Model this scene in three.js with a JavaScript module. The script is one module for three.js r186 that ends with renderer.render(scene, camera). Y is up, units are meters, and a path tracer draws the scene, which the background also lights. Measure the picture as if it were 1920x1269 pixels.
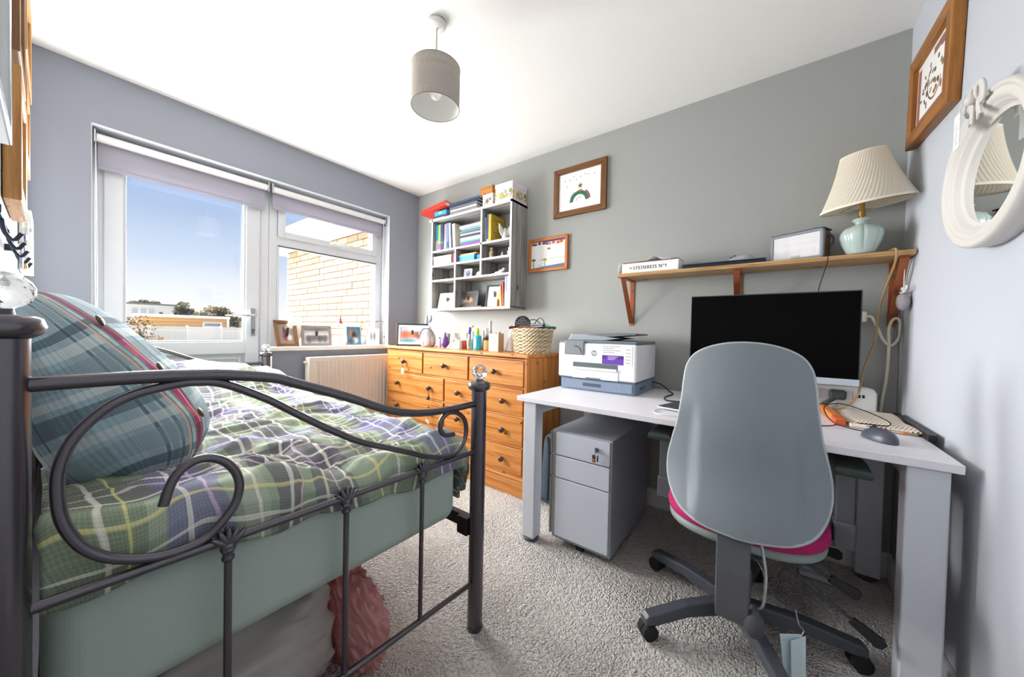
import * as THREE from 'three';
import { RoundedBoxGeometry } from 'three/addons/geometries/RoundedBoxGeometry.js';
import { mergeGeometries, mergeVertices, toCreasedNormals } from 'three/addons/utils/BufferGeometryUtils.js';
import { RectAreaLightUniformsLib } from 'three/addons/lights/RectAreaLightUniformsLib.js';
import { ImprovedNoise } from 'three/addons/math/ImprovedNoise.js';

// ---------------------------------------------------------------- camera, sky, sun, exposure
const scene = new THREE.Scene();
const camera = new THREE.PerspectiveCamera(88.37, 1920 / 1269, 0.01, 300);
camera.position.set(2.905, 1.053, 2.239);
camera.rotation.set(-0.01813, 0.646724, 0.02149, 'YXZ');
const renderer = new THREE.WebGLRenderer({ antialias: true });
renderer.toneMapping = THREE.LinearToneMapping;
renderer.toneMappingExposure = 1.0;
renderer.shadowMap.enabled = true;

{ // clear autumn sky: white haze at the horizon, blue higher up
  const w = 64, h = 512, d = new Float32Array(w * h * 4);
  const stops = [[-90, .55, .55, .55], [-1, .8, .82, .85], [1.5, 1.05, 1.06, 1.08], [4.5, .92, .97, 1.06], [9, .64, .77, .96], [15, .4, .55, .83], [30, .25, .41, .71], [90, .15, .28, .6]];
  for (let y = 0; y < h; y++) {
    const e = ((y + .5) / h) * 180 - 90;
    let k = 0; while (k < stops.length - 2 && stops[k + 1][0] < e) k++;
    const a = stops[k], b = stops[k + 1], t = THREE.MathUtils.smoothstep(e, a[0], b[0]) * .5 + .5 * THREE.MathUtils.clamp((e - a[0]) / (b[0] - a[0]), 0, 1);
    for (let x = 0; x < w; x++) { const i = (y * w + x) * 4; for (let c = 0; c < 3; c++) d[i + c] = a[c + 1] + (b[c + 1] - a[c + 1]) * t; d[i + 3] = 1; }
  }
  const tex = new THREE.DataTexture(d, w, h, THREE.RGBAFormat, THREE.FloatType);
  tex.mapping = THREE.EquirectangularReflectionMapping; tex.magFilter = THREE.LinearFilter; tex.needsUpdate = true;
  scene.background = tex; scene.environment = tex;
  scene.backgroundIntensity = scene.environmentIntensity = 1.0;
}
const sun = new THREE.DirectionalLight(new THREE.Color(1, .975, .95), 34);
sun.position.set(-10, 6, 4.2); sun.target.position.set(1.4, .6, 1.0);
sun.castShadow = true; sun.shadow.radius = 190; sun.shadow.mapSize.set(2048, 2048);
Object.assign(sun.shadow.camera, { left: -6, right: 6, top: 6, bottom: -6, near: .5, far: 40 });
scene.add(sun, sun.target);
RectAreaLightUniformsLib.init();
for (const [y, z, w, h, k] of [[1.43, 1.7, .57, .96, 24], [1.31, .8, .73, .74, 20.5]]) { // daylight entering at the door pane and the window pane
  const a = new THREE.RectAreaLight(new THREE.Color(.97, .985, 1), k, w, h); a.position.set(-.075, y, z); a.lookAt(3, y - .12, z); scene.add(a);
}

// ---------------------------------------------------------------- helpers
let seed = 20231; const rnd = () => { seed = (seed * 1664525 + 1013904223) >>> 0; return seed / 4294967296; };
const rr = (a, b) => a + (b - a) * rnd();
const noise = new ImprovedNoise(), V = (x, y, z) => new THREE.Vector3(x, y, z);
const lerp = THREE.MathUtils.lerp, clamp = THREE.MathUtils.clamp, sstep = THREE.MathUtils.smoothstep;
const used = new Map();
const numbered = (n) => { const k = used.get(n) ?? 0; used.set(n, k + 1); return k ? n + '_' + String(k).padStart(3, '0') : n; };
function shade(o) { o.traverse((m) => { if (m.isMesh) { m.castShadow = true; m.receiveShadow = true; } }); return o; }
function tag(o, label, category, group) { Object.assign(o.userData, { label, category }); if (group) o.userData.group = group; return o; }
function thing(name, label, category, pos = [0, 0, 0], group, turn = 0) {
  const o = new THREE.Group(); o.name = numbered(name); o.position.set(...pos); o.rotation.y = turn; scene.add(o); return tag(o, label, category, group);
}
function part(parent, name, geo, mat, label) {
  const m = new THREE.Mesh(Array.isArray(geo) ? mg(geo) : geo, mat); m.name = name; if (label) m.userData.label = label; parent.add(m); return shade(m);
}
function single(name, label, category, geo, mat, group) { const m = part(scene, numbered(name), geo, mat); return tag(m, label, category, group); }
function struct(name, geo, mat, parent = scene) { const m = part(parent, name, geo, mat); if (parent === scene) m.userData.kind = 'structure'; return m; }
function structG(name) { const o = new THREE.Group(); o.name = name; o.userData.kind = 'structure'; scene.add(o); return o; }
function copy(src, pos, turn, label, group) { const o = src.clone(); o.name = numbered(src.name.replace(/_\d+$/, '')); if (pos) o.position.set(...pos); if (turn !== undefined) o.rotation.y = turn; o.userData = { ...src.userData }; if (label) o.userData.label = label; if (group) o.userData.group = group; scene.add(o); return o; }
function mg(list) {
  const l = list.flat(9).map((g) => { g = g.index ? g.toNonIndexed() : g; if (!g.attributes.uv) g.setAttribute('uv', new THREE.BufferAttribute(new Float32Array(g.attributes.position.count * 2), 2)); for (const k of Object.keys(g.attributes)) if (!['position', 'normal', 'uv'].includes(k)) g.deleteAttribute(k); return g; });
  return l.length > 1 ? mergeGeometries(l) : l[0];
}
const bx = (x0, x1, y0, y1, z0, z1, r = .003, s = 1) => {
  const w = Math.abs(x1 - x0), h = Math.abs(y1 - y0), d = Math.abs(z1 - z0), m = Math.min(w, h, d);
  const g = r > 0 ? new RoundedBoxGeometry(w, h, d, s, Math.min(r, m * .45)) : new THREE.BoxGeometry(w, h, d);
  return g.translate((x0 + x1) / 2, (y0 + y1) / 2, (z0 + z1) / 2);
};
const cyl = (r0, r1, h, x = 0, y = 0, z = 0, n = 24, open = false) => new THREE.CylinderGeometry(r1, r0, h, n, 1, open).translate(x, y + h / 2, z);
const sph = (r, x = 0, y = 0, z = 0, sx = 1, sy = 1, sz = 1, n = 20) => new THREE.SphereGeometry(r, n, Math.ceil(n * .7)).scale(sx, sy, sz).translate(x, y, z);
const lathe = (pts, n = 32) => new THREE.LatheGeometry(pts.map((p) => new THREE.Vector2(Math.max(p[0], 1e-4), p[1])), n);
const tube = (pts, r, seg, n = 10, closed = false, tension = .5) => new THREE.TubeGeometry(new THREE.CatmullRomCurve3(pts.map((p) => p.isVector3 ? p : V(...p)), closed, 'catmullrom', tension), seg ?? pts.length * 6, r, n, closed);
const rod = (a, b, r, n = 12) => { const A = V(...a), B = V(...b), g = new THREE.CylinderGeometry(r, r, A.distanceTo(B), n); g.applyQuaternion(new THREE.Quaternion().setFromUnitVectors(V(0, 1, 0), B.clone().sub(A).normalize())); const c = A.add(B).multiplyScalar(.5); return g.translate(c.x, c.y, c.z); };
const poly = (pts) => new THREE.Shape(pts.map((p) => new THREE.Vector2(...p)));
const ext = (shape, depth, bevel = 0, o = {}) => new THREE.ExtrudeGeometry(shape, { depth: depth - 2 * bevel, bevelEnabled: bevel > 0, bevelSize: bevel, bevelThickness: bevel, bevelSegments: 2, bevelOffset: -bevel, curveSegments: 16, ...o }).translate(0, 0, bevel);
// texture coordinates in metres by the way each face looks; u runs along the grain
function uvm(g, grain = 'x', ou = 0, ov = 0) {
  g = g.index ? g.toNonIndexed() : g; const p = g.attributes.position, uv = new Float32Array(p.count * 2), G = 'xyz'.indexOf(grain), a = V(), b = V(), c = V();
  for (let i = 0; i < p.count; i += 3) {
    a.fromBufferAttribute(p, i); b.fromBufferAttribute(p, i + 1); c.fromBufferAttribute(p, i + 2);
    const n = b.clone().sub(a).cross(c.clone().sub(a)).toArray().map(Math.abs), k = n.indexOf(Math.max(...n));
    const ua = k === G ? (G + 1) % 3 : G, va = 3 - k - ua;
    [a, b, c].forEach((q, j) => { const t = q.toArray(); uv[(i + j) * 2] = t[ua] + ou; uv[(i + j) * 2 + 1] = t[va] + ov; });
  }
  g.setAttribute('uv', new THREE.BufferAttribute(uv, 2)); return g;
}
const wood = (g, grain) => uvm(Array.isArray(g) ? mg(g) : g, grain, rr(0, 3), rr(0, 3));
// pixel textures: f(u, v) -> [r, g, b] (0..255) or a grey
function tex(w, h, f, sizeU, sizeV, srgb = true) {
  const d = new Uint8Array(w * h * 4);
  for (let y = 0; y < h; y++) for (let x = 0; x < w; x++) { const c = f(x / w, y / h, x, y), i = (y * w + x) * 4; if (Array.isArray(c)) { d[i] = clamp(c[0], 0, 255); d[i + 1] = clamp(c[1], 0, 255); d[i + 2] = clamp(c[2], 0, 255); } else d[i] = d[i + 1] = d[i + 2] = clamp(c, 0, 255); d[i + 3] = 255; }
  const t = new THREE.DataTexture(d, w, h); t.wrapS = t.wrapT = THREE.RepeatWrapping; t.magFilter = THREE.LinearFilter; t.minFilter = THREE.LinearMipmapLinearFilter; t.generateMipmaps = true;
  if (srgb) t.colorSpace = THREE.SRGBColorSpace; if (sizeU) t.repeat.set(1 / sizeU, 1 / sizeV); t.needsUpdate = true; return t;
}
function canvas(w, h, f) { const c = document.createElement('canvas'); c.width = w; c.height = h; const x = c.getContext('2d'); f(x, w, h); const t = new THREE.CanvasTexture(c); t.colorSpace = THREE.SRGBColorSpace; t.anisotropy = 8; return t; }
const pn = (u, v, fu, fv, s = 0) => { // periodic noise on the unit square
  const n = (a, b) => noise.noise(a * fu, b * fv, s), bu = u, bv = v; return lerp(lerp(n(u, v), n(u - 1, v), bu), lerp(n(u, v - 1), n(u - 1, v - 1), bu), bv);
};
const mat = (color, roughness = .6, o = {}) => new THREE.MeshStandardMaterial({ color, roughness, ...o });
const phys = (color, roughness, o = {}) => new THREE.MeshPhysicalMaterial({ color, roughness, ...o });

// ---------------------------------------------------------------- materials
const fineBump = tex(256, 256, (u, v) => 128 + 60 * pn(u, v, 60, 60, 3) + 50 * pn(u, v, 24, 24, 9) + 30 * pn(u, v, 110, 110, 5), .3, .3, false);
const paint = (c) => mat(c, .85, { bumpMap: fineBump, bumpScale: .0006 });
const M = {
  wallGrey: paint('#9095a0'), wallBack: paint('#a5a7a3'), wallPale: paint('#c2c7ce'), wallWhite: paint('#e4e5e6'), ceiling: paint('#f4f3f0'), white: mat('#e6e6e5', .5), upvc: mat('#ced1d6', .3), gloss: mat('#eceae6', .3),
  glass: phys('#ffffff', 0, { transmission: 1, thickness: 0, ior: 1.5 }),
  black: mat('#17181a', .45), blackGloss: mat('#0c0c0e', .2), chrome: mat('#d5d8dc', .15, { metalness: 1 }), steel: mat('#b9bcc0', .3, { metalness: 1 }), brass: mat('#b08d46', .3, { metalness: 1 }),
  bedMetal: mat('#67646a', .27, { metalness: .85 }), grey: mat('#8b9097', .5), darkGrey: mat('#4b5056', .5), silver: mat('#d3d7df', .38, { metalness: .1 }), paper: mat('#f3f2ee', .8), rubber: mat('#1c1c1e', .8), clearGlass: phys('#f4f8fa', .02, { transmission: 1, thickness: .01, ior: 1.5 }),
};
function woodTex(base, dark, light, sz, knots = 0, s = 0) { // u along the grain, sz metres long, sz/4 across
  const K = Array.from({ length: knots }, () => [rr(.05, .95), rr(.05, .95), rr(.006, .014)]);
  return tex(1024, 512, (u, v) => {
    let w = v + .03 * pn(u, v, 4, 3, s + 1), kn = 0;
    for (const [a, b, r] of K) { const du = (u - a), dv = (v - b) * .5, q = Math.hypot(du * .5, dv); w += .02 * Math.exp(-q * q / (r * r * 6)) * Math.sign(v - b || 1); kn = Math.max(kn, 1 - sstep(q, r * .5, r * 1.1)); }
    const t = .5 + .5 * Math.sin(40 * w + 6 * pn(u, w, 2, 5, s)) , f = pn(u, v, 12, 160, s + 4), g = pn(u, v, 3, 40, s + 7);
    const k = clamp(.32 * t * t + .3 + .55 * g + .35 * f, 0, 1);
    return [0, 1, 2].map((c) => lerp(lerp(light[c], base[c], clamp(k * 2, 0, 1)), dark[c], clamp(k * 2 - 1, 0, 1)) * (1 - .6 * kn));
  }, sz, sz / 2);
}
const woodMat = (t, rough = .5, tint = '#ffffff') => mat(tint, rough, { map: t });
const pineT = woodTex([196, 124, 56], [150, 80, 28], [218, 156, 90], .9, 5, 1), oakT = woodTex([168, 116, 58], [120, 76, 32], [196, 146, 84], .6, 1, 5), ashT = woodTex([148, 145, 142], [108, 105, 104], [178, 176, 173], .8, 3, 11);
M.pine = woodMat(pineT, .42); M.pineSide = woodMat(pineT, .5, '#a98a70'); M.oak = woodMat(oakT, .45); M.oakPale = woodMat(oakT, .5, '#ffe9c8'); M.oakDark = woodMat(oakT, .45, '#a39c86'); M.ash = woodMat(ashT, .6); M.shelfOak = woodMat(woodTex([186, 146, 96], [140, 100, 58], [208, 172, 124], .8, 2, 21), .5);
// ---------------------------------------------------------------- the room shell
const RX = 3.342, LZ = 2.318, H = 2.4;
const carpetBump = tex(512, 512, (u, v) => 110 + 150 * pn(u, v, 70, 70, 2) + 110 * pn(u, v, 32, 32, 8) + 60 * pn(u, v, 9, 9, 4), .42, .42, false);
const carpetT = tex(512, 512, (u, v) => { const n = 44 * pn(u, v, 80, 80, 2) + 26 * pn(u, v, 34, 34, 8) + 7 * pn(u, v, 6, 6, 1); return [206 + n, 200 + n, 194 + n]; }, .42, .42);
M.carpet = mat('#ffffff', 1, { map: carpetT, bumpMap: carpetBump, bumpScale: .016 });
struct('floor', uvm(bx(-.3, RX + .1, -.12, 0, -.1, LZ + .1, 0), 'x'), M.carpet);
struct('ceiling', uvm(bx(-.3, RX + .12, H, H + .15, -.12, LZ + .12, 0), 'x'), M.ceiling);
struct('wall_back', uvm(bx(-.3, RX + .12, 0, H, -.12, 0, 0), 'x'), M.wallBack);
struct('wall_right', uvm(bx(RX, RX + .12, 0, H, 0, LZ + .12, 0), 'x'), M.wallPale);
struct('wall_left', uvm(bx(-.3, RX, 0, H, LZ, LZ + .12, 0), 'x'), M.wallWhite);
const OZ0 = .326, OZ1 = 1.272, OZ2 = 2.11, OY = 2.113, SY = .878, FX = -.12; // opening: window part, door part
const ww = structG('wall_window');
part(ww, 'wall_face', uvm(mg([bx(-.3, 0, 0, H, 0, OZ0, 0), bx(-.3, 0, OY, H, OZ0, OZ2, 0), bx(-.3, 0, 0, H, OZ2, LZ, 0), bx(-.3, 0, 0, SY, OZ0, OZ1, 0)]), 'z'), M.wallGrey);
part(ww, 'reveal', mg([bx(-.3, -.001, SY, OY, OZ0, OZ0 + .003, 0), bx(-.3, -.001, OY - .003, OY, OZ0, OZ2, 0), bx(-.3, -.001, 0, OY, OZ2 - .003, OZ2, 0), bx(-.3, -.001, 0, SY, OZ1, OZ1 + .003, 0)]), paint('#d3d8df'), 'white plastered reveal');
struct('trim_1', bx(FX - .02, .028, SY, SY + .032, OZ0 - .0, OZ1 + .028, .006, 2), M.gloss); // window board
struct('baseboard_back', mg([bx(1.69, RX, 0, .11, 0, .016, .004)]), M.gloss);
struct('baseboard_right', bx(RX - .016, RX, 0, .11, .016, LZ, .004), M.gloss);

// door with a tall glazed panel
const door = structG('door_1');
const frameBars = (x0, x1, z0, z1, y0, y1, w, r = .006) => [bx(x0, x1, y0, y1, z0, z0 + w, r), bx(x0, x1, y0, y1, z1 - w, z1, r), bx(x0, x1, y1 - w, y1, z0 + w, z1 - w, r), bx(x0, x1, y0, y0 + w, z0 + w, z1 - w, r)];
part(door, 'door_frame', mg(frameBars(FX - .075, FX, OZ1 - .012, OZ2 - .003, 0, OY - .003, .055)), M.upvc);
const leafZ0 = 1.322, leafZ1 = 2.062;
part(door, 'door_leaf', mg([bx(FX - .065, FX + .012, -.002, 2.05, leafZ0, leafZ0 + .082, .008), bx(FX - .065, FX + .012, -.002, 2.05, leafZ1 - .078, leafZ1, .008), bx(FX - .065, FX + .012, 1.97, 2.05, leafZ0 + .08, leafZ1 - .076, .008), bx(FX - .065, FX + .012, .858, .945, leafZ0 + .08, leafZ1 - .076, .008), bx(FX - .065, FX + .012, -.002, .14, leafZ0 + .08, leafZ1 - .076, .008)]), M.upvc);
part(door, 'glazing_bead', mg(frameBars(FX - .03, FX + .002, leafZ0 + .08, leafZ1 - .076, .943, 1.972, .012, .003)), M.upvc);
part(door, 'pane', bx(FX - .042, FX - .04, .945, 1.97, leafZ0 + .082, leafZ1 - .078, 0), M.glass);
part(door, 'door_panel', bx(FX - .05, FX - .012, .14, .858, leafZ0 + .08, leafZ1 - .076, .004), M.upvc);
part(door, 'door_panel', mg(frameBars(FX - .014, FX - .004, leafZ0 + .1, leafZ1 - .096, .16, .84, .02, .004)), M.upvc);
const plate = part(door, 'lock_plate', bx(FX + .012, FX + .02, .985, 1.185, 1.346, 1.378, .006, 2), M.steel);
part(plate, 'lock_cylinder', [cyl(.009, .009, .014, 0, 0, 0, 18).rotateZ(-Math.PI / 2).translate(FX + .02, 1.028, 1.362), bx(FX + .02, FX + .034, 1.0, 1.022, 1.3575, 1.3665, .003)], M.darkGrey);
part(door, 'door_handle', [cyl(.009, .009, .05, 0, 0, 0, 16).rotateZ(-Math.PI / 2).translate(FX + .02, 1.135, 1.362), tube([[FX + .062, 1.135, 1.355], [FX + .064, 1.134, 1.38], [FX + .06, 1.132, 1.44], [FX + .056, 1.131, 1.488]], .0085, 20)], M.chrome);

// window: fixed light below, top hung light above
const win = structG('window_1');
part(win, 'window_frame', mg([...frameBars(FX - .075, FX, OZ0 + .003, OZ1 - .012, SY + .03, OY - .003, .055), bx(FX - .075, FX, 1.672, 1.745, OZ0 + .05, OZ1 - .06, .006)]), M.upvc);
part(win, 'window_sash', mg(frameBars(FX - .06, FX + .014, OZ0 + .06, OZ1 - .068, 1.735, 2.048, .05)), M.upvc);
part(win, 'glazing_bead', mg(frameBars(FX - .03, FX + .004, OZ0 + .056, OZ1 - .066, SY + .083, 1.674, .014, .003)), M.upvc);
part(win, 'pane', bx(FX - .042, FX - .04, SY + .085, 1.672, OZ0 + .058, OZ1 - .068, 0), M.glass);
part(win, 'pane', bx(FX - .042, FX - .04, 1.78, 2.0, OZ0 + .11, OZ1 - .12, 0), M.glass);
part(win, 'window_handle', [bx(FX + .014, FX + .026, 1.748, 1.776, .765, .83, .005, 2), tube([[FX + .03, 1.765, .79], [FX + .045, 1.772, .77], [FX + .046, 1.774, .72], [FX + .04, 1.772, .67]], .008, 16), cyl(.011, .011, .02, 0, 0, 0, 14).rotateZ(-Math.PI / 2).translate(FX + .024, 1.764, .8)], M.white);
part(win, 'drip_seal', bx(FX - .002, FX + .004, 1.665, 1.672, OZ0 + .06, OZ1 - .07, 0), M.darkGrey);

// roller blinds
const blindMat = phys('#b9b8c6', .95, { transmission: .35, thickness: 0 });
function blind(z0, z1, label, drop) {
  const t = thing('roller_blind', label, 'roller blind', [FX + .06, 0, (z0 + z1) / 2]), w = (z1 - z0) / 2;
  part(t, 'roller_tube', cyl(.022, .022, 2 * w - .02, 0, 0, 0, 28).rotateX(Math.PI / 2).translate(0, 2.062, -(w - .01) + w - .01 - (2 * w - .02) / 2 + 0).translate(0, 0, 0), M.white);
  t.children[0].geometry.center(); t.children[0].geometry.translate(0, 2.062, 0);
  part(t, 'bracket', bx(-.02, .02, 2.03, 2.1, -w, -w + .008, .002), M.steel); part(t, 'bracket', bx(-.02, .02, 2.03, 2.1, w - .008, w, .002), M.steel);
  part(t, 'blind_fabric', bx(-.0215, -.0205, drop, 2.062, -w + .016, w - .016, 0), blindMat);
  part(t, 'hem_bar', bx(-.025, -.017, drop - .012, drop + .012, -w + .016, w - .016, .003), blindMat);
  return t;
}
const bl1 = blind(1.285, 2.1, 'lilac grey roller blind pulled a little way down over the garden door', 1.912);
part(bl1, 'bead_chain', mg([tube([[.005, 2.06, .4], [.006, 1.6, .402], [.006, 1.14, .4], [.008, 1.1, .397], [.01, 1.14, .394], [.01, 1.6, .396], [.008, 2.06, .4]], .0018, 60, 5)]), M.white);
const bl2 = blind(.34, 1.268, 'lilac grey roller blind pulled a little way down over the window', 1.94);
part(bl2, 'bead_chain', mg([tube([[.005, 2.06, -.445], [.006, 1.6, -.447], [.006, 1.24, -.446], [.008, 1.2, -.443], [.01, 1.24, -.44], [.01, 1.6, -.442], [.008, 2.06, -.445]], .002, 60, 5)]), M.white);

// ---------------------------------------------------------------- outside
const ground = struct('ground', bx(-70, -.3, -.45, -.3, -60, 40, 0), mat('#bdb8ab', 1));
{ // brick extension beside the window
  const w = structG('wall_outside'), mortar = mat('#84684a', .95);
  part(w, 'mortar', bx(-2.695, -.3, -.3, 2.11, -.05, .192, 0), mortar);
  const bm = ['#c8b69c', '#bfa98c', '#ccbda6', '#b9a284', '#c5b294'].map((c) => mat(c, .9, { bumpMap: fineBump, bumpScale: .003 })), full = bx(-.1075, .1075, -.0325, .0325, -.05, .012, .004), half = bx(-.0512, .0512, -.0325, .0325, -.05, .012, .004), low = [];
  for (let r = 0, y = -.26; y < 2.09; r++, y += .075) for (let k = 0, x0 = -2.7; x0 < -.36; k++) {
    const h = k === 0 && r % 2, x = x0 + (h ? .0512 : .1075), g = h ? half : full, z = .188 + rr(-.0025, .0025); x0 += h ? .1125 : .225;
    if (y < .86) low.push(g.clone().translate(x, y, z)); else part(w, 'brick', g, bm[Math.floor(rnd() * 5)]).position.set(x, y, z);
  }
  const lo = part(w, 'lower_bricks', mg(low), bm[0]); lo.userData.kind = 'stuff';
  part(w, 'soffit', bx(-2.98, -.3, 2.11, 2.128, -.05, .5, 0), M.white);
  part(w, 'fascia', bx(-3.0, -.3, 2.1, 2.27, .5, .525, .003), mat('#c9d2da', .5));
  part(w, 'flat_roof', bx(-3.0, -.3, 2.128, 2.25, -.06, .5, 0), mat('#9aa4ae', .7));
}
{ // garden fence
  const f = thing('garden_fence', 'pale weathered board fence at the end of the garden', 'fence', [-19, 0, 0]), fm = mat('#ece8e2', .9), fm2 = mat('#e2ddd4', .9), pm = mat('#f0ede8', .9);
  for (let i = 0; i < 9; i++) {
    const zc = 4.6 - i * 1.24;
    part(f, 'fence_post', bx(-.05, .06, -.3, 1.04, zc - .05, zc + .05, .006), pm);
    if (i < 8) { const b = []; for (let k = 0; k < 10; k++) b.push(bx(-.01 + (k % 2) * .012, .012 + (k % 2) * .012, -.28, .985 + rr(-.004, .004), zc - .06 - k * .112 - .122, zc - .06 - k * .112, .003)); part(f, 'fence_panel', mg(b), i % 2 ? fm : fm2); part(f, 'fence_rail', bx(.02, .045, .8, .86, zc - 1.2, zc - .05, .003), pm); }
  }
}
{ // timber outbuilding
  const s = thing('timber_outbuilding', 'brown timber clad outbuilding with white fascia behind the fence', 'outbuilding', [-26, 0, 0]), tm = mat('#d2a56c', .9), tm2 = mat('#c2935a', .9);
  part(s, 'wall', bx(-3, -.06, -.3, 1.5, -4.78, -.9, 0), mat('#8a6a46', .9));
  for (let k = 0; k < 9; k++) part(s, 'cladding_board', bx(-.06, -.01 - (k % 2) * .004, .55 + k * .105, .645 + k * .105, -4.78, -.9, .006), k % 2 ? tm : tm2);
  part(s, 'fascia', bx(-3, .15, 1.5, 1.66, -4.9, -.75, .01), M.white);
  part(s, 'corner_trim', bx(-.1, .04, -.3, 1.5, -4.88, -4.76, .01), M.white);
  const wf = part(s, 'window', mg(frameBars(-.03, .05, -4.5, -3.55, .95, 1.28, .07, .01)), M.white); part(wf, 'pane', bx(-.02, 0, 1.0, 1.24, -4.45, -3.6, 0), mat('#7d8794', .15));
}
{ // houses beyond
  const a = thing('white_house', 'white flat roofed house far beyond the garden fence', 'house', [-45, 0, 0]), wm = mat('#efeeea', .8);
  part(a, 'wall', bx(-8, 0, -.3, 2.92, -5.1, 1, 0), wm); part(a, 'roof', bx(-8.2, .3, 2.92, 3.06, -5.3, 1.2, .01), mat('#70757e', .7));
  for (const z of [-2.5, -3.05, -3.6]) { const wf = part(a, 'window', mg(frameBars(-.02, .05, z - .22, z + .22, 2.05, 2.6, .05, .01)), M.white); part(wf, 'pane', bx(-.02, .01, 2.1, 2.55, z - .18, z + .18, 0), mat('#c3ccd6', .15)); }
  part(a, 'wall_lamp', bx(0, .1, 2.1, 2.25, -4.35, -4.1, .02), mat('#55585c', .6));
  part(a, 'extension_wall', bx(-6, -1, -.3, 2.4, -6.1, -5.1, 0), mat('#dcd9d2', .8));
  const b = thing('slate_roofed_house', 'house with dark slate roof between the white house and the trees', 'house', [-58, 0, -1.3]);
  const roof = ext(poly([[-3, 1.9], [0, 2.75], [.2, 2.75], [3.2, 1.9]]), 5).rotateY(-Math.PI / 2).translate(0, 0, 0);
  part(b, 'roof', bx(-4, 0, -.1, .1, -9.6, -5.9, 0).rotateZ(0).translate(0, 2.3, 0).applyMatrix4(new THREE.Matrix4().makeShear(0, 0, 0, 0, 0, 0)), mat('#4d5560', .7));
  b.children[0].geometry = mg([ext(poly([[-4, 1.75], [-2, 2.85], [-1.8, 2.85], [0, 1.75]]), 3.6).translate(0, 0, -9.5)]);
  part(b, 'wall', bx(-3.8, -.3, -.3, 1.8, -9.4, -6, 0), wm);
  part(b, 'gable', ext(poly([[-9.6, 1.7], [-7.2, 2.6], [-4.9, 1.7]]), 1.2).rotateY(-Math.PI / 2).scale(-1, 1, 1).translate(-1.1, 0, 0).scale(1, 1, 1), mat('#d8d3cb', .8));
  b.children[2].geometry = bx(-1.2, .5, -.3, 1.72, -8.6, -7.2, 0);
}
function leafMass(n, spots, size, flat = 1) { // many small leaves around the given centres [x, y, z, r]
  const p = [], nn = [], u = [];
  for (let i = 0; i < n; i++) {
    const s = spots[Math.floor(rnd() * spots.length)], d = V(rr(-1, 1), rr(-1, 1), rr(-1, 1)).normalize().multiplyScalar(s[3] * Math.cbrt(rnd())), c = V(s[0] + d.x, s[1] + d.y * flat, s[2] + d.z);
    const a = V(rr(-1, 1), rr(-1, 1), rr(-1, 1)).normalize(), b = a.clone().cross(V(rr(-1, 1), rr(-1, 1), rr(-1, 1))).normalize(), q = size * rr(.6, 1.3), nv = a.clone().cross(b);
    for (const [e, f] of [[-1, 0], [0, .45], [1, 0], [-1, 0], [1, 0], [0, -.45]]) { const w = c.clone().addScaledVector(a, e * q).addScaledVector(b, f * q); p.push(w.x, w.y, w.z); nn.push(nv.x, nv.y, nv.z); u.push(0, 0); }
  }
  const g = new THREE.BufferGeometry(); g.setAttribute('position', new THREE.Float32BufferAttribute(p, 3)); g.setAttribute('normal', new THREE.Float32BufferAttribute(nn, 3)); g.setAttribute('uv', new THREE.Float32BufferAttribute(u, 2)); return g;
}
const leafMat = (c) => phys(c, .9, { transmission: .3, thickness: 0 });
function tree(name, label, cat, pos, spots, n, size, cols, trunkH, trunkR) {
  const t = thing(name, label, cat, pos);
  part(t, 'trunk', tube([[0, 0, 0], [.02, trunkH * .5, .03], [0, trunkH, 0]], trunkR, 12, 8), mat('#6f5c49', .9));
  const b = []; for (const s of spots) b.push(rod([0, trunkH * .6, 0], [s[0], s[1], s[2]], trunkR * .35, 6)); part(t, 'branch', mg(b), mat('#6f5c49', .9));
  cols.forEach((c) => { part(t, 'foliage', leafMass(Math.floor(n / cols.length), spots, size), leafMat(c)).userData.kind = 'stuff'; });
}
tree('autumn_tree', 'large olive and rust coloured tree rising behind the outbuilding', 'tree', [-36, -.3, -6.2], [[0, 2.3, 0, .8], [0, 2.0, -1, .8], [0, 1.9, .8, .7], [0, 2.5, -.6, .6], [0, 1.7, -1.7, .6]], 2600, .11, ['#b5b070', '#c9ad74', '#a3a060'], 1.8, .12);
tree('dark_tree', 'dark tree showing just over the white house roof', 'tree', [-56, -.3, -4.3], [[0, 3.7, 0, .6], [0, 3.6, -.9, .6], [0, 3.55, .8, .5]], 1200, .13, ['#a39a58', '#b3a562'], 3.2, .15);
tree('rounded_tree', 'small dark green tree beside the white house corner', 'tree', [-43.5, -.3, -5.6], [[0, 3.1, 0, .6], [0, 2.7, .3, .5], [0, 2.6, -.5, .5]], 800, .12, ['#9a9a5a', '#8a9050'], 2.6, .12);
tree('green_shrub', 'bright green bush at the outbuilding corner', 'bush', [-25, -.3, -5.5], [[0, 1.3, 0, .4], [0, .95, -.3, .4], [0, .9, .2, .4]], 900, .07, ['#a3b060', '#b9b868'], .8, .05);
tree('sapling', 'slender sapling with orange autumn leaves in front of the fence', 'sapling', [-14, -.3, .45], [[0, 1.5, .05, .25], [0, 1.15, -.1, .35], [0, .9, .1, .4], [0, .7, -.3, .35], [0, 1.3, .3, .25]], 420, .05, ['#d99a4a', '#c9a45e', '#a89a52'], 1.2, .02);
tree('garden_plant', 'small green plant low against the fence', 'plant', [-17, -.3, .2], [[0, .98, 0, .12], [.03, .88, .1, .12], [0, .86, -.1, .1]], 120, .05, ['#5f8f4a'], .8, .012);
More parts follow.
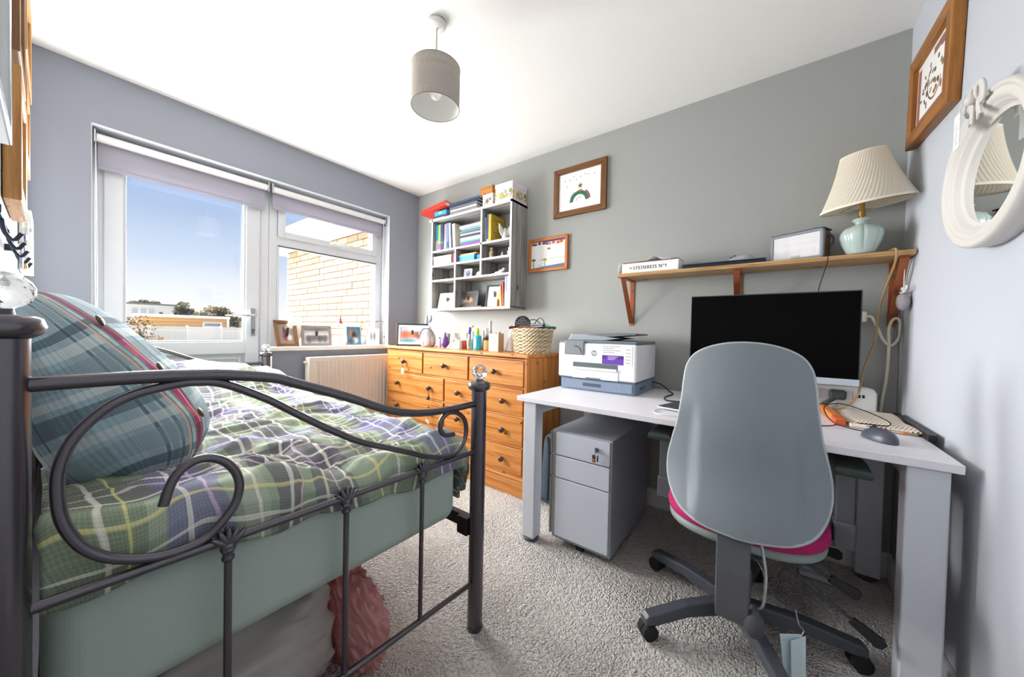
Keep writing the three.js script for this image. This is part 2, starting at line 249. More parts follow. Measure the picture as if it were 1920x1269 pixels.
// ---------------------------------------------------------------- the day bed
const BX = 2.08, HX = .062, BZ0 = 1.331, BZ1 = 2.282; // foot end, head end, front posts, wall side posts
{
  const t = thing('day_bed', 'dark pewter metal day bed with scrolled ends and crystal ball finials', 'bed', [0, 0, 0]), m = M.bedMetal;
  const crystal = phys('#f6fafc', 0, { transmission: 1, thickness: .03, ior: 1.6, flatShading: true });
  const gem = new THREE.IcosahedronGeometry(.0265, 2); // faceted ball
  const post = (x, z, top) => { // top = height of the tube
    const p = part(t, 'post', [cyl(.0265, .0265, top - .004, x, .004, z, 28), cyl(.0285, .0285, .012, x, 0, z, 28)], m);
    part(p, 'collar', lathe([[0, 0], [.028, 0], [.037, .006], [.0405, .016], [.037, .027], [.03, .031], [.014, .033], [.013, .04], [0, .04]], 32).translate(x, top, z), m);
    part(p, 'crystal_finial', gem.clone().scale(top > 1 ? 1.2 : 1, 1, top > 1 ? 1.2 : 1).translate(x, top + .064, z), crystal, 'clear faceted crystal ball');
  };
  const A = [[2.262, .9655], [2.23, .966], [2.196, .966], [2.16, .966], [2.119, .9655], [2.085, .964], [2.04, .961], [1.962, .948], [1.922, .933], [1.855, .907], [1.786, .878], [1.718, .847], [1.653, .824], [1.58, .809], [1.497, .802], [1.42, .801], [1.34, .802]];
  const B = [[2.085, .9535], [2.123, .948], [2.152, .941], [2.179, .928], [2.2, .909], [2.217, .886], [2.227, .863], [2.233, .836], [2.234, .805], [2.231, .77], [2.223, .741], [2.209, .712], [2.188, .688], [2.159, .67], [2.127, .659], [2.096, .657], [2.067, .663], [2.044, .683], [2.025, .709], [2.018, .741], [2.024, .771], [2.042, .797], [2.065, .81], [2.087, .809], [2.105, .796], [2.116, .775], [2.124, .744]];
  const C = [[2.096, .953], [2.058, .949], [2.026, .936], [1.977, .908], [1.955, .893], [1.9, .853], [1.837, .81], [1.766, .767], [1.685, .731], [1.615, .7], [1.564, .676], [1.494, .655], [1.441, .654], [1.405, .68], [1.393, .72], [1.403, .757], [1.436, .784], [1.475, .791], [1.504, .774], [1.507, .744], [1.488, .723], [1.45, .717]];
  const curve = (l, x) => l.map(([z, y]) => V(x, y, z));
  const spind = [[2.035, .645], [1.804, .643], [1.574, .64]];
  const shell = (x, z, y) => { // little cast scallop fan on the rail
    const g = []; for (const s of [-1, 1]) for (let k = -2; k <= 2; k++) g.push(sph(1, 0, 0, 0, .0042, .0195, .0058, 12).translate(0, .016, 0).rotateX(k * .42).translate(x + s * .0065, y - .012, z));
    g.push(sph(.0125, x, y - .012, z, 1, .9, 1.05, 14), lathe([[.006, -.026], [.0105, -.022], [.0105, -.017], [.008, -.014], [.011, -.006], [.013, 0], [.006, .006]], 16).translate(x, y - .016, z)); return mg(g);
  };
  const endPanel = (x, foot) => {
    post(x, BZ0, .846); post(x, BZ1, 1.03);
    part(t, 'top_rail', tube(curve(A, x), .0108, 130, 14), m);
    part(t, 'scroll', tube(curve(B, x), .0078, 160, 12), m); part(t, 'scroll', tube(curve(C, x), .0078, 160, 12), m);
    part(t, 'middle_rail', [rod([x, .649, BZ1 - .02], [x, .634, BZ0 + .02], .0082, 14)], m);
    part(t, 'bottom_rail', [rod([x, .222, BZ1 - .02], [x, .17, BZ0 + .02], .0082, 14)], m);
    for (const [z, y] of spind) { const s = part(t, 'spindle', rod([x, y - .03, z], [x, .172 + (z - BZ0) / .95 * .052, z], .0066, 14), m); part(s, 'scallop_casting', shell(x, z, y), m); }
  };
  endPanel(BX, true); endPanel(HX, false);
  part(t, 'side_rail', [bx(HX + .02, BX - .02, .345, .39, BZ0 - .012, BZ0 + .012, .003), bx(BX - .07, BX - .02, .33, .392, BZ0 + .01, BZ0 + .03, .004)], mat('#26272b', .5, { metalness: .4 }));
  part(t, 'side_rail', bx(HX + .02, BX - .02, .345, .39, BZ1 - .03, BZ1 - .006, .003), m);
  part(t, 'back_rail', rod([HX, .62, BZ1 + .012], [BX, .62, BZ1 + .012], .009), m);
  for (let i = 0; i < 13; i++) part(t, 'slat', bx(HX + .09 + i * .138, HX + .15 + i * .138, .376, .39, BZ0 + .012, BZ1 - .03, .003), M.oakDark);
}
const SHEET = mat('#adbbb2', .9, { bumpMap: fineBump, bumpScale: .0008 });
{ // mattress in a fitted sheet, slightly soft at the corners
  const g = new RoundedBoxGeometry(1.915, .232, .868, 8, .045), p = g.attributes.position;
  for (let i = 0; i < p.count; i++) { const x = p.getX(i), y = p.getY(i), z = p.getZ(i); p.setX(i, x + .006 * pn(z * .5 + .5, y + .5, 6, 5, 2)); p.setY(i, y + (y < 0 ? .012 * Math.pow(Math.abs(z) / .43, 6) : 0)); }
  g.computeVertexNormals(); g.translate(1.082, .511, 1.817);
  single('mattress', 'mattress in a plain sage green fitted sheet on the day bed', 'mattress', uvm(g, 'x'), SHEET);
}
// checked flannel duvet
const plaid = canvas(1024, 1024, (c, w, h) => {
  const S = w / .62; // pixels per metre
  c.fillStyle = '#8f9d88'; c.fillRect(0, 0, w, h);
  const bands = [[.0, .11, '#5d5666'], [.13, .07, '#a9b69f'], [.235, .1, '#6f7d65'], [.36, .09, '#6f69a8'], [.47, .05, '#bac5b3'], [.535, .055, '#575160']];
  const lines = [[.02, .007, '#efe9d2'], [.05, .005, '#e3c9dd'], [.09, .008, '#f4f0e2'], [.17, .006, '#e6e09c'], [.215, .006, '#f0ece0'], [.28, .008, '#f2efe2'], [.31, .005, '#dcd98f'], [.385, .007, '#f3eee4'], [.42, .007, '#d9bfe0'], [.5, .006, '#f0ecd9'], [.56, .008, '#f2f0e6'], [.585, .005, '#e4c6b4']];
  for (const dir of [0, 1]) { c.globalAlpha = dir ? .5 : .62; for (const [a, b, col] of bands) { c.fillStyle = col; dir ? c.fillRect(0, a * S, w, b * S) : c.fillRect(a * S, 0, b * S, h); } }
  for (const dir of [0, 1]) { c.globalAlpha = .78; for (const [a, b, col] of lines) { c.fillStyle = col; dir ? c.fillRect(0, a * S, w, b * S) : c.fillRect(a * S, 0, b * S, h); } }
  c.globalAlpha = .12; for (let i = 0; i < w; i += 4) { c.fillStyle = i % 8 ? '#fff' : '#333'; c.fillRect(0, i, w, 1); c.fillRect(i, 0, 1, h); }
});
plaid.wrapS = plaid.wrapT = THREE.RepeatWrapping; plaid.repeat.set(1 / .62, 1 / .62);
function clothSheet(nu, nv, f, thick, uvScale = [1, 1]) { // a closed sheet of cloth: f(u, v) -> { p, s, t }
  const pos = [], uv = [], idx = [], top = [], nrm = [];
  for (let j = 0; j <= nv; j++) for (let i = 0; i <= nu; i++) { const r = f(i / nu, j / nv); top.push(r.p); uv.push(r.s, r.t); }
  const at = (i, j) => top[clamp(j, 0, nv) * (nu + 1) + clamp(i, 0, nu)];
  for (let j = 0; j <= nv; j++) for (let i = 0; i <= nu; i++) { const n = at(i, j + 1).clone().sub(at(i, j - 1)).cross(at(i + 1, j).clone().sub(at(i - 1, j))).normalize(); nrm.push(n); }
  const N = top.length; top.forEach((p) => pos.push(p.x, p.y, p.z)); top.forEach((p, k) => { const q = p.clone().addScaledVector(nrm[k], -thick); pos.push(q.x, q.y, q.z); }); uv.push(...uv);
  const id = (i, j) => j * (nu + 1) + i, quad = (a, b, c, d) => idx.push(a, b, c, a, c, d);
  for (let j = 0; j < nv; j++) for (let i = 0; i < nu; i++) { quad(id(i, j), id(i, j + 1), id(i + 1, j + 1), id(i + 1, j)); quad(N + id(i, j), N + id(i + 1, j), N + id(i + 1, j + 1), N + id(i, j + 1)); }
  for (let i = 0; i < nu; i++) { quad(id(i, 0), id(i + 1, 0), N + id(i + 1, 0), N + id(i, 0)); quad(id(i + 1, nv), id(i, nv), N + id(i, nv), N + id(i + 1, nv)); }
  for (let j = 0; j < nv; j++) { quad(id(0, j + 1), id(0, j), N + id(0, j), N + id(0, j + 1)); quad(id(nu, j), id(nu, j + 1), N + id(nu, j + 1), N + id(nu, j)); }
  const g = new THREE.BufferGeometry(); g.setAttribute('position', new THREE.Float32BufferAttribute(pos, 3)); g.setAttribute('uv', new THREE.Float32BufferAttribute(uv, 2)); g.setIndex(idx); g.computeVertexNormals(); return g;
}
{
  const n3 = (x, y, z) => noise.noise(x, y, z), x0 = .13, xe = 2.0, ze = 1.375, zw = 2.25, R = .045, dropF = .115, dropS = .27;
  const g = clothSheet(300, 170, (u, v) => {
    const a = lerp(x0, xe + dropF, u), b = lerp(zw, ze - dropS, v); // flat cloth coordinates
    const ox = Math.max(0, a - xe), oz = Math.max(0, ze - b), d = Math.hypot(ox, oz), cx = d > 0 ? ox / d : 0, cz = d > 0 ? oz / d : 0;
    const dd = Math.min(d, ox > 0 && oz > 0 ? .22 : 1), th = Math.min(dd / R, Math.PI / 2), out = R * Math.sin(th), down = R * (1 - Math.cos(th)) + Math.max(0, dd - R * Math.PI / 2);
    let x = Math.min(a, xe) + cx * out, z = Math.max(b, ze) - cz * out;
    const hump = .165 * (1 - sstep(a, .36, .8)) * (.55 + .45 * sstep(b, 1.34, 1.75)), rise = .045 * sstep(b, 1.5, 2.15) * sstep(a, .9, 1.9);
    const w1 = n3(a * 3 + 1.3 * n3(a * 2, b * 2, 4), b * 9 + a * 4, 1.5), w2 = n3(a * 9 + b * 3, b * 4 - a * 5, 7.2), fold = Math.pow(1 - Math.abs(n3(a * 4.2 + .9 * n3(a * 3, b * 3, 9), b * 1.6 - a * .6, 3.3)), 5);
    const tight = 1 - .35 * sstep(d, 0, .1);
    const fold2 = Math.pow(1 - Math.abs(n3(b * 5 + .8 * n3(a * 2.2, b * 3, 2), a * 1.1 + b, 6.3)), 6);
    const rip = Math.pow(1 - Math.abs(n3(a * 11 + 1.6 * n3(a * 4, b * 5, 3), b * 2.6, 8.1)), 4); let y = .668 + hump + rise + tight * (.026 * w1 + .012 * w2 + .026 * fold + .018 * fold2 + .009 * rip - .018) - down; const wu = .022 * n3(a * 5, b * 7, 4.4) + .012 * n3(a * 13, b * 11, 2.2), wv = .022 * n3(a * 6, b * 5, 9.4) + .012 * n3(a * 12, b * 13, 5.2);
    if (d > R * 1.5) { x += cx * (.006 * n3(b * 14, y * 6, 2)); z -= cz * (.012 * n3(a * 9, y * 5, 5) + .006); }
    if (ox > R * 1.2) y += .012 * n3(b * 5, 3.3, 1) ;
    return { p: V(Math.min(x, 2.062), y, Math.max(z, 1.345 - (a > 1.9 ? 0 : .0))), s: a + wu, t: b + wv };
  }, .012);
  single('duvet', 'crumpled checked duvet in sage green, purple and plum spread over the day bed', 'duvet', g, mat('#ffffff', .95, { map: plaid, bumpMap: fineBump, bumpScale: .0008 }));
}
// plump tartan cushion leaning in the corner by the foot end
const tartan = canvas(1024, 1024, (c, w) => { // s = 0 at the near closed end, buttoned placket round the middle
  c.fillStyle = '#9ab6c0'; c.fillRect(0, 0, w, w);
  const V1 = [[.05, .07, '#8f9fa6'], [.13, .025, '#2f3e4a'], [.17, .06, '#72878f'], [.25, .035, '#36474f'], [.3, .045, '#93a3a8'], [.7, .09, '#8a9ca5'], [.84, .05, '#33434f']], H1 = [[.05, .09, '#8fa0a8'], [.17, .04, '#2f3f4b'], [.24, .05, '#dfe3e0'], [.32, .1, '#7b8f99'], [.45, .04, '#e3e6e2'], [.52, .09, '#3f535f'], [.66, .05, '#d0d7d6'], [.74, .1, '#8196a0'], [.88, .05, '#33434f'], [.95, .03, '#d8c0ae']];
  c.globalAlpha = .6; for (const [a, b, k] of V1) { c.fillStyle = k; c.fillRect(a * w, 0, b * w, w); } c.globalAlpha = .55; for (const [a, b, k] of H1) { c.fillStyle = k; c.fillRect(0, a * w, w, b * w); }
  c.globalAlpha = .9; for (const [a, b, k] of [[.345, .03, '#d6a68c'], [.38, .018, '#4f7688'], [.4, .055, '#b4c6c0'], [.455, .012, '#2f4654'], [.467, .012, '#4f9fb4'], [.48, .095, '#b81a58'], [.575, .014, '#ece7e2'], [.589, .05, '#8c2850'], [.64, .03, '#8ba6b2']]) { c.fillStyle = k; c.fillRect(a * w, 0, b * w, w); }
  c.globalAlpha = .5; for (const [a, b, k] of H1) { c.fillStyle = k; c.fillRect(.395 * w, a * w, .06 * w, b * w * .7); }
  c.globalAlpha = .45; for (const [a, b, k] of [[.0, .3, '#3b0f24'], [.33, .06, '#c0705a'], [.7, .06, '#d08a6a'], [.8, .2, '#4a1430']]) { c.fillStyle = k; c.fillRect(.48 * w, a * w, .14 * w, b * w); }
  c.globalAlpha = .1; for (let i = 0; i < w; i += 5) { c.fillStyle = i % 10 ? '#fff' : '#111'; c.fillRect(0, i, w, 2); c.fillRect(i, 0, 2, w); }
});
{
  // face frame: s runs from the wall side to the button band, q runs along the bed
  const t = thing('cushion', 'plump blue tartan cushion with a crimson buttoned band propped at the foot of the bed', 'cushion');
  const a = .245, b = .248, th = .115, nu = 60, nv = 60, make = (side) => { const p = [], uv = [], idx = []; for (let j = 0; j <= nv; j++) for (let i = 0; i <= nu; i++) { let u = i / nu * 2 - 1, v = j / nv * 2 - 1; const pin = 1 - .2 * Math.pow(Math.abs(u), 3.5); const pv = 1 - .2 * Math.pow(Math.abs(v), 3.5); const e = Math.pow(Math.max(0, (1 - Math.pow(Math.abs(u), 2.6)) * (1 - Math.pow(Math.abs(v), 2.6))), .5); p.push(u * a * pv, v * b * pin, side * th * e * (1 - .48 * v) * (1 + .05 * noise.noise(u * 3, v * 3, side))); uv.push((u + 1) / 2 * 2.02, (v + 1) / 2); } for (let j = 0; j < nv; j++) for (let i = 0; i < nu; i++) { const k = j * (nu + 1) + i; side > 0 ? idx.push(k, k + 1, k + nu + 2, k, k + nu + 2, k + nu + 1) : idx.push(k, k + nu + 2, k + 1, k, k + nu + 1, k + nu + 2); } const g = new THREE.BufferGeometry(); g.setAttribute('position', new THREE.Float32BufferAttribute(p, 3)); g.setAttribute('uv', new THREE.Float32BufferAttribute(uv, 2)); g.setIndex(idx); g.computeVertexNormals(); return g; };
  const cov = part(t, 'cover', [make(1), make(-1)], mat('#ffffff', .95, { map: tartan, bumpMap: fineBump, bumpScale: .0015 }));
  for (const v of [-.5, .05, .6]) part(t, 'button', lathe([[0, .006], [.006, .006], [.012, .004], [.013, 0], [.006, -.002], [0, -.002]], 20).rotateX(Math.PI / 2).translate(-.485 * a, v * b, th * (1 - .48 * v) * Math.pow(Math.max(0, 1 - Math.pow(Math.abs(v), 2.6)), .5) + .002), mat('#5a4636', .35), 'brown button');
  const yaw = .27, eu = V(-Math.cos(yaw), 0, -Math.sin(yaw)), ev = V(0, .906, .423).addScaledVector(eu, -eu.dot(V(0, .906, .423))).normalize(), en = eu.clone().cross(ev);
  t.quaternion.setFromRotationMatrix(new THREE.Matrix4().makeBasis(eu, ev, en)); t.position.set(1.6, .893, 2.148);
}
// under the bed
function lump(seg, rx, ry, rz, amp, s, flat = -.6) { const g = new THREE.SphereGeometry(1, seg, seg), p = g.attributes.position; for (let i = 0; i < p.count; i++) { const x = p.getX(i), y = p.getY(i), z = p.getZ(i); const sq = (q) => Math.sign(q) * Math.pow(Math.abs(q), .6), f = 1 + amp * (noise.noise(x * 2.1 + s, y * 2.1, z * 2.1) + .6 * Math.pow(1 - Math.abs(noise.noise(x * 3 + s, y * 3 + s, z * 3)), 6) - .3); p.setXYZ(i, sq(x) * rx * f, Math.max(sq(y) * ry * f, -ry * .93), sq(z) * rz * f); } g.computeVertexNormals(); return g; }
single('bedding_bag', 'slumped grey fabric storage bag pushed under the bed', 'storage bag', lump(60, .27, .175, .27, .11, 3).translate(1.7, .164, 1.985), mat('#b3ada7', .8));
single('cloth_bundle', 'small folded grey cloth bundle at the front of the storage bag under the bed', 'cloth', lump(44, .07, .055, .1, .2, 9).translate(1.985, .052, 1.86), mat('#94908c', .85));
single('plastic_bag', 'crinkled translucent pink plastic bag beside the storage bag under the bed', 'plastic bag', (() => { const g = new THREE.SphereGeometry(1, 90, 70), p = g.attributes.position; for (let i = 0; i < p.count; i++) { const x = p.getX(i), y = p.getY(i), z = p.getZ(i), f = 1 + .12 * noise.noise(x * 3, y * 3, z * 3) + .16 * Math.pow(1 - Math.abs(noise.noise(x * 5 + 1.5 * y, y * 5, z * 5 + 4)), 4) - .08; p.setXYZ(i, x * .19 * f, Math.max(y * .15 * f, -.136), z * .062 * f); } g.computeVertexNormals(); return g; })().translate(1.83, .138, 1.66), phys('#f0b6b4', .45, { transmission: .35, thickness: 0 }));
// ---------------------------------------------------------------- radiator
{
  const t = thing('radiator', 'cream ribbed panel radiator under the window board', 'radiator', [0, 0, 0]), m = mat('#e6dccf', .4), z0 = .36, z1 = 1.062, y0 = .18, y1 = .828;
  const sh = []; sh.push([z0, .012]); const n = 20, w = (z1 - z0 - .05) / n; sh.push([z0, 0]); for (let i = 0; i < n; i++) { const z = z0 + .025 + i * w; sh.push([z + w * .08, 0], [z + w * .2, -.008], [z + w * .5, -.008], [z + w * .62, 0]); } sh.push([z1, 0], [z1, .012]);
  const s = poly(sh.map(([z, d]) => [z, -d]));
  part(t, 'front_panel', [ext(s, y1 - y0 - .07).rotateX(-Math.PI / 2).applyMatrix4(new THREE.Matrix4().set(0, 0, -1, .105, 0, 1, 0, y0 + .035, 1, 0, 0, 0, 0, 0, 0, 1)), bx(.093, .106, y1 - .036, y1, z0, z1, .004), bx(.093, .106, y0, y0 + .036, z0, z1, .004)], m);
  part(t, 'back_panel', bx(.03, .042, y0, y1, z0, z1, .004), m);
  part(t, 'end_panel', bx(.03, .105, y0 + .02, y1 - .004, z1 - .004, z1 + .002, .002), m); part(t, 'end_panel', bx(.03, .105, y0 + .02, y1 - .004, z0 - .002, z0 + .004, .002), m);
  const g = []; for (let i = 0; i < 40; i++) g.push(bx(.042, .094, y1 - .004, y1 + .001, z0 + .012 + i * .0172, z0 + .022 + i * .0172, 0)); part(t, 'top_grille', mg(g), m);
  part(t, 'bleed_valve', [cyl(.009, .009, .02, 0, 0, 0, 12).rotateX(Math.PI / 2).translate(.07, y1 - .04, z1 + .01)], M.chrome);
  part(t, 'pipe', [rod([.07, 0, z1 + .02], [.07, y0 + .04, z1 + .02], .0075), rod([.07, y0 + .04, z1 + .022], [.07, y0 + .04, z1], .0075)], M.white);
  for (const z of [.5, .9]) part(t, 'wall_bracket', bx(.001, .034, .3, .75, z, z + .03, 0), M.white);
}
// ---------------------------------------------------------------- chest of drawers
const CT = .912; // its top
{
  const t = thing('chest_of_drawers', 'orange pine chest of nine drawers with dark round knobs against the grey wall', 'chest of drawers', [0, 0, 0]);
  const x0 = .172, x1 = 1.672, f = .443, P = M.pine;
  part(t, 'top', wood([ext(poly([[x0 - .012, .012], [x1 + .014, .012], [x1 + .014, .462], [x0 - .012, .462]]), .022, .006).rotateX(Math.PI / 2).translate(0, CT, 0)], 'x'), P);
  part(t, 'side_panel', wood(bx(x0, x0 + .02, .0, CT - .022, .015, f, .002), 'y'), P); part(t, 'side_panel', wood([bx(x1 - .02, x1, .0, CT - .022, .015, f, .002)], 'y'), M.pine);
  part(t, 'back_panel', wood(bx(x0 + .02, x1 - .02, .03, CT - .022, .015, .024, 0), 'x'), P);
  const rail = (y0, y1) => part(t, 'rail', wood(bx(x0 + .018, x1 - .018, y0, y1, f - .03, f + .001, .002), 'x'), P);
  rail(.872, .884); rail(.687, .703); rail(.502, .516); rail(.307, .321); rail(.12, .135);
  part(t, 'stile', wood(bx(x0 + .483, x0 + .495, .7, .876, f - .03, f - .022, .002), 'y'), M.oakDark); part(t, 'stile', wood(bx(x0 + .989, x0 + 1.001, .7, .876, f - .03, f - .022, .002), 'y'), M.oakDark);
  for (const [a, b] of [[.516, .688], [.32, .502], [.134, .308]]) part(t, 'stile', wood(bx(.909, .921, a, b, f - .03, f - .022, .002), 'y'), M.oakDark);
  part(t, 'plinth', wood([bx(x0 - .003, x1 + .003, 0, .108, f - .02, f + .007, .004)], 'x'), P); part(t, 'plinth_moulding', wood(bx(x0 - .005, x1 + .005, .106, .122, f - .02, f + .012, .006, 2), 'x'), P);
  const knobM = mat('#4a362c', .3), knobG = lathe([[0, .0], [.009, 0], [.0075, .006], [.008, .01], [.0165, .018], [.019, .026], [.0165, .034], [.008, .0385], [0, .039]], 24).rotateX(Math.PI / 2);
  const drawer = (a, b, y0, y1, ks, box = true) => { const d = part(t, 'drawer', [wood(bx(a + .003, b - .003, y0 + .002, y1 - .002, f - .012, f + .004, .004, 2), 'x'), wood([bx(a + .01, b - .01, y0 + .01, y1 - .025, .04, f - .012, 0)], 'x')], P); for (const k of ks) { const q = part(d, 'knob', knobG.clone(), knobM); q.position.set(k, (y0 + y1) / 2 + .002, f + .003); } };
  drawer(x0 + .02, x0 + .484, .703, .872, [.435]); drawer(x0 + .494, x0 + .99, .703, .872, [.928]); drawer(x0 + 1.0, x1 - .022, .703, .872, [1.42]);
  for (const [a, b] of [[.516, .687], [.321, .502], [.135, .307]]) { drawer(x0 + .02, .91, a, b, [.35, .762]); drawer(.92, x1 - .022, a, b, [1.08, 1.497]); }
  // trinkets hanging from the knobs
  const tg = thing('luggage_tag', 'small white tag hanging by a loop from the first top drawer knob', 'tag', [.438, 0, .474]);
  part(tg, 'loop', tube([[0, .788, -.004], [.012, .77, .004], [.004, .735, .003], [-.006, .765, .004], [0, .786, -.006]], .0014, 30, 6), mat('#5b4a86', .6)); part(tg, 'label', ext(poly([[-.016, .688], [.016, .688], [.016, .722], [.008, .736], [-.008, .736], [-.016, .722]]), .003, .0008).translate(0, 0, .0), M.paper);
  const ch = (name, label, x, y, geo, m2) => { const c = thing(name, label, 'trinket', [x, 0, .474]); part(c, 'cord', tube([[0, y + .06, -.004], [.008, y + .05, .003], [0, y + .018, .002], [-.008, y + .05, .003], [0, y + .058, -.006]], .0013, 24, 6), mat('#54463c', .7)); part(c, 'charm', geo, m2); };
  ch('hanging_charm', 'dark little bell charm on the second row drawer knob', .775, .53, lathe([[0, .02], [.006, .018], [.011, .004], [.014, -.012], [0, -.012]], 16).translate(0, .53, .004), mat('#3d3028', .35));
  ch('hanging_charm', 'pale ribbon charm on the third row drawer knob', .772, .345, [sph(.012, -.006, .35, .004, 1, 1.3, .5), sph(.011, .008, .338, .004, 1, 1.4, .5)], mat('#d9cdbb', .6));
}
// ---------------------------------------------------------------- desk
const DT = .73;
{
  const t = thing('desk', 'white topped office desk on broad silver grey legs', 'desk', [0, 0, 0]), m = M.silver;
  part(t, 'desk_top', bx(1.861, 3.311, DT - .025, DT, .018, .805, .003, 2), mat('#eceaf0', .35));
  const leg = (x0, x1, z0, z1) => { const l = part(t, 'leg', bx(x0, x1, .018, DT - .026, z0, z1, .006, 2), m); part(l, 'foot', lathe([[0, 0], [.036, 0], [.04, .006], [.04, .016], [0, .016]], 24).translate((x0 + x1) / 2, .002, (z0 + z1) / 2), M.darkGrey); };
  leg(1.897, 1.97, .722, .79); leg(3.21, 3.293, .722, .79); leg(1.897, 1.97, .03, .09); leg(3.215, 3.297, .03, .09);
  part(t, 'side_beam', bx(1.91, 1.968, DT - .085, DT - .026, .088, .724, .004), m); part(t, 'side_beam', bx(3.222, 3.28, DT - .085, DT - .026, .088, .724, .004), m);
  part(t, 'cross_beam', bx(1.968, 3.222, DT - .085, DT - .026, .28, .33, .004), m);
}
// ---------------------------------------------------------------- filing pedestal
{
  const t = thing('filing_pedestal', 'silver grey steel three drawer pedestal on castors under the desk', 'filing cabinet', [0, 0, 0]), m = mat('#a9afb7', .42, { metalness: .2 }), fm = mat('#cdd3de', .42, { metalness: .1 });
  const x0 = 2.027, x1 = 2.338, z0 = .155, z1 = .722, top = .572;
  part(t, 'carcass', [bx(x0, x1, .05, top, z0, z1, .004), bx(x0 + .004, x1 - .004, .03, .06, z0 + .02, z1 - .008, .002)], m);
  const dr = (y0, y1) => { const d = part(t, 'drawer', bx(x0 + .032, x1 - .005, y0 + .002, y1 - .002, z1 - .002, z1 + .018, .003, 2), fm); part(d, 'grip', [bx(x0 + .001, x0 + .03, y0 + .002, y1 - .002, z1 - .004, z1 + .006, .003, 2), bx(x0 + .001, x0 + .006, y0 + .002, y1 - .002, z1, z1 + .018, .002)], mat('#a2a59f', .4, { metalness: .2 })); return d; };
  dr(.456, .568); dr(.345, .454); dr(.055, .343);
  const lk = part(t, 'lock', cyl(.011, .011, .006, 0, 0, 0, 20).rotateX(Math.PI / 2).translate(2.275, .526, z1 + .021), M.chrome); part(lk, 'lock_barrel', cyl(.006, .006, .003, 0, 0, 0, 16).rotateX(Math.PI / 2).translate(2.275, .526, z1 + .0255), M.darkGrey);
  const castor = (x, z) => part(t, 'castor', [cyl(.02, .02, .016, 0, 0, 0, 20).rotateZ(Math.PI / 2).translate(x + .014, .02, z), cyl(.02, .02, .016, 0, 0, 0, 20).rotateZ(Math.PI / 2).translate(x - .002, .02, z), bx(x - .008, x + .008, .022, .05, z - .008, z + .008, .003)], M.rubber);
  castor(x0 + .155, z1 - .03); castor(x0 + .05, z0 + .06); castor(x1 - .05, z0 + .06);
  const k = thing('key_bunch', 'two small keys with a black fob hanging from the pedestal lock', 'keys', [2.275, 0, z1 + .03]);
  part(k, 'key', [cyl(.0095, .0095, .0025, 0, 0, 0, 18).rotateZ(Math.PI / 2).translate(0, .52, .008), bx(-.001, .001, .521, .529, -.003, .008, 0), bx(-.001, .0012, .52, .532, .004, .016, 0)], M.chrome);
  part(k, 'key_ring', new THREE.TorusGeometry(.009, .0009, 6, 24).rotateY(.5).translate(.004, .509, .01), M.steel);
  part(k, 'key_fob', [bx(-.017, -.001, .472, .506, .004, .009, .003), bx(.005, .012, .478, .506, .006, .008, .001)], mat('#2b2622', .5));
  part(k, 'key_fob', bx(-.015, -.003, .476, .49, .0085, .0098, .001), mat('#a8713a', .4));
}
// ---------------------------------------------------------------- things on the floor by the wall
{
  const t = thing('backpack', 'dark blue grey backpack standing between the desk and the chest of drawers', 'bag', [1.83, 0, .28]), m = mat('#43515f', .8), d = mat('#262c34', .85);
  const g = new RoundedBoxGeometry(.15, .43, .3, 6, .06), p = g.attributes.position; for (let i = 0; i < p.count; i++) { const y = p.getY(i); p.setX(i, p.getX(i) * (1.08 - .3 * (y + .21) / .43) + .012 * noise.noise(p.getX(i) * 9, y * 9, p.getZ(i) * 9)); p.setZ(i, p.getZ(i) * (1 - .18 * (y + .21))); } g.computeVertexNormals();
  part(t, 'bag_body', g.translate(0, .215, 0), m); part(t, 'pocket', (() => { const q = new RoundedBoxGeometry(.05, .24, .24, 5, .024); return q.translate(.075, .15, .01); })(), d);
  part(t, 'strap', tube([[-.02, .41, .13], [.03, .36, .19], [.04, .22, .2], [.02, .06, .17]], .012, 30, 8), d); part(t, 'strap', tube([[.02, .4, .12], [.06, .33, .185], [.075, .2, .19], [.05, .05, .16]], .009, 30, 8), mat('#8c98a5', .7)); part(t, 'carry_handle', tube([[0, .42, -.03], [0, .455, 0], [0, .42, .04]], .008, 16, 8), d);
  single('floor_cable', 'short black cable end lying on the carpet beside the pedestal', 'cable', tube([[2.03, .006, .5], [2.0, .007, .56], [1.985, .0065, .6], [2.02, .006, .64]], .005, 24, 8), M.rubber);
  const b = thing('folded_cable', 'looped black cable hanging behind the pedestal', 'cable', [0, 0, 0]); part(b, 'cable', [tube([[2.46, .69, .1], [2.48, .5, .1], [2.52, .25, .11], [2.49, .12, .12], [2.44, .2, .11], [2.43, .42, .1], [2.45, .5, .09], [2.48, .42, .1], [2.5, .25, .1], [2.47, .15, .11]], .008, 80, 8), tube([[2.47, .69, .12], [2.5, .45, .12], [2.53, .28, .13], [2.5, .14, .13], [2.45, .22, .12], [2.44, .38, .11], [2.47, .46, .1]], .007, 60, 8)], M.rubber);
}
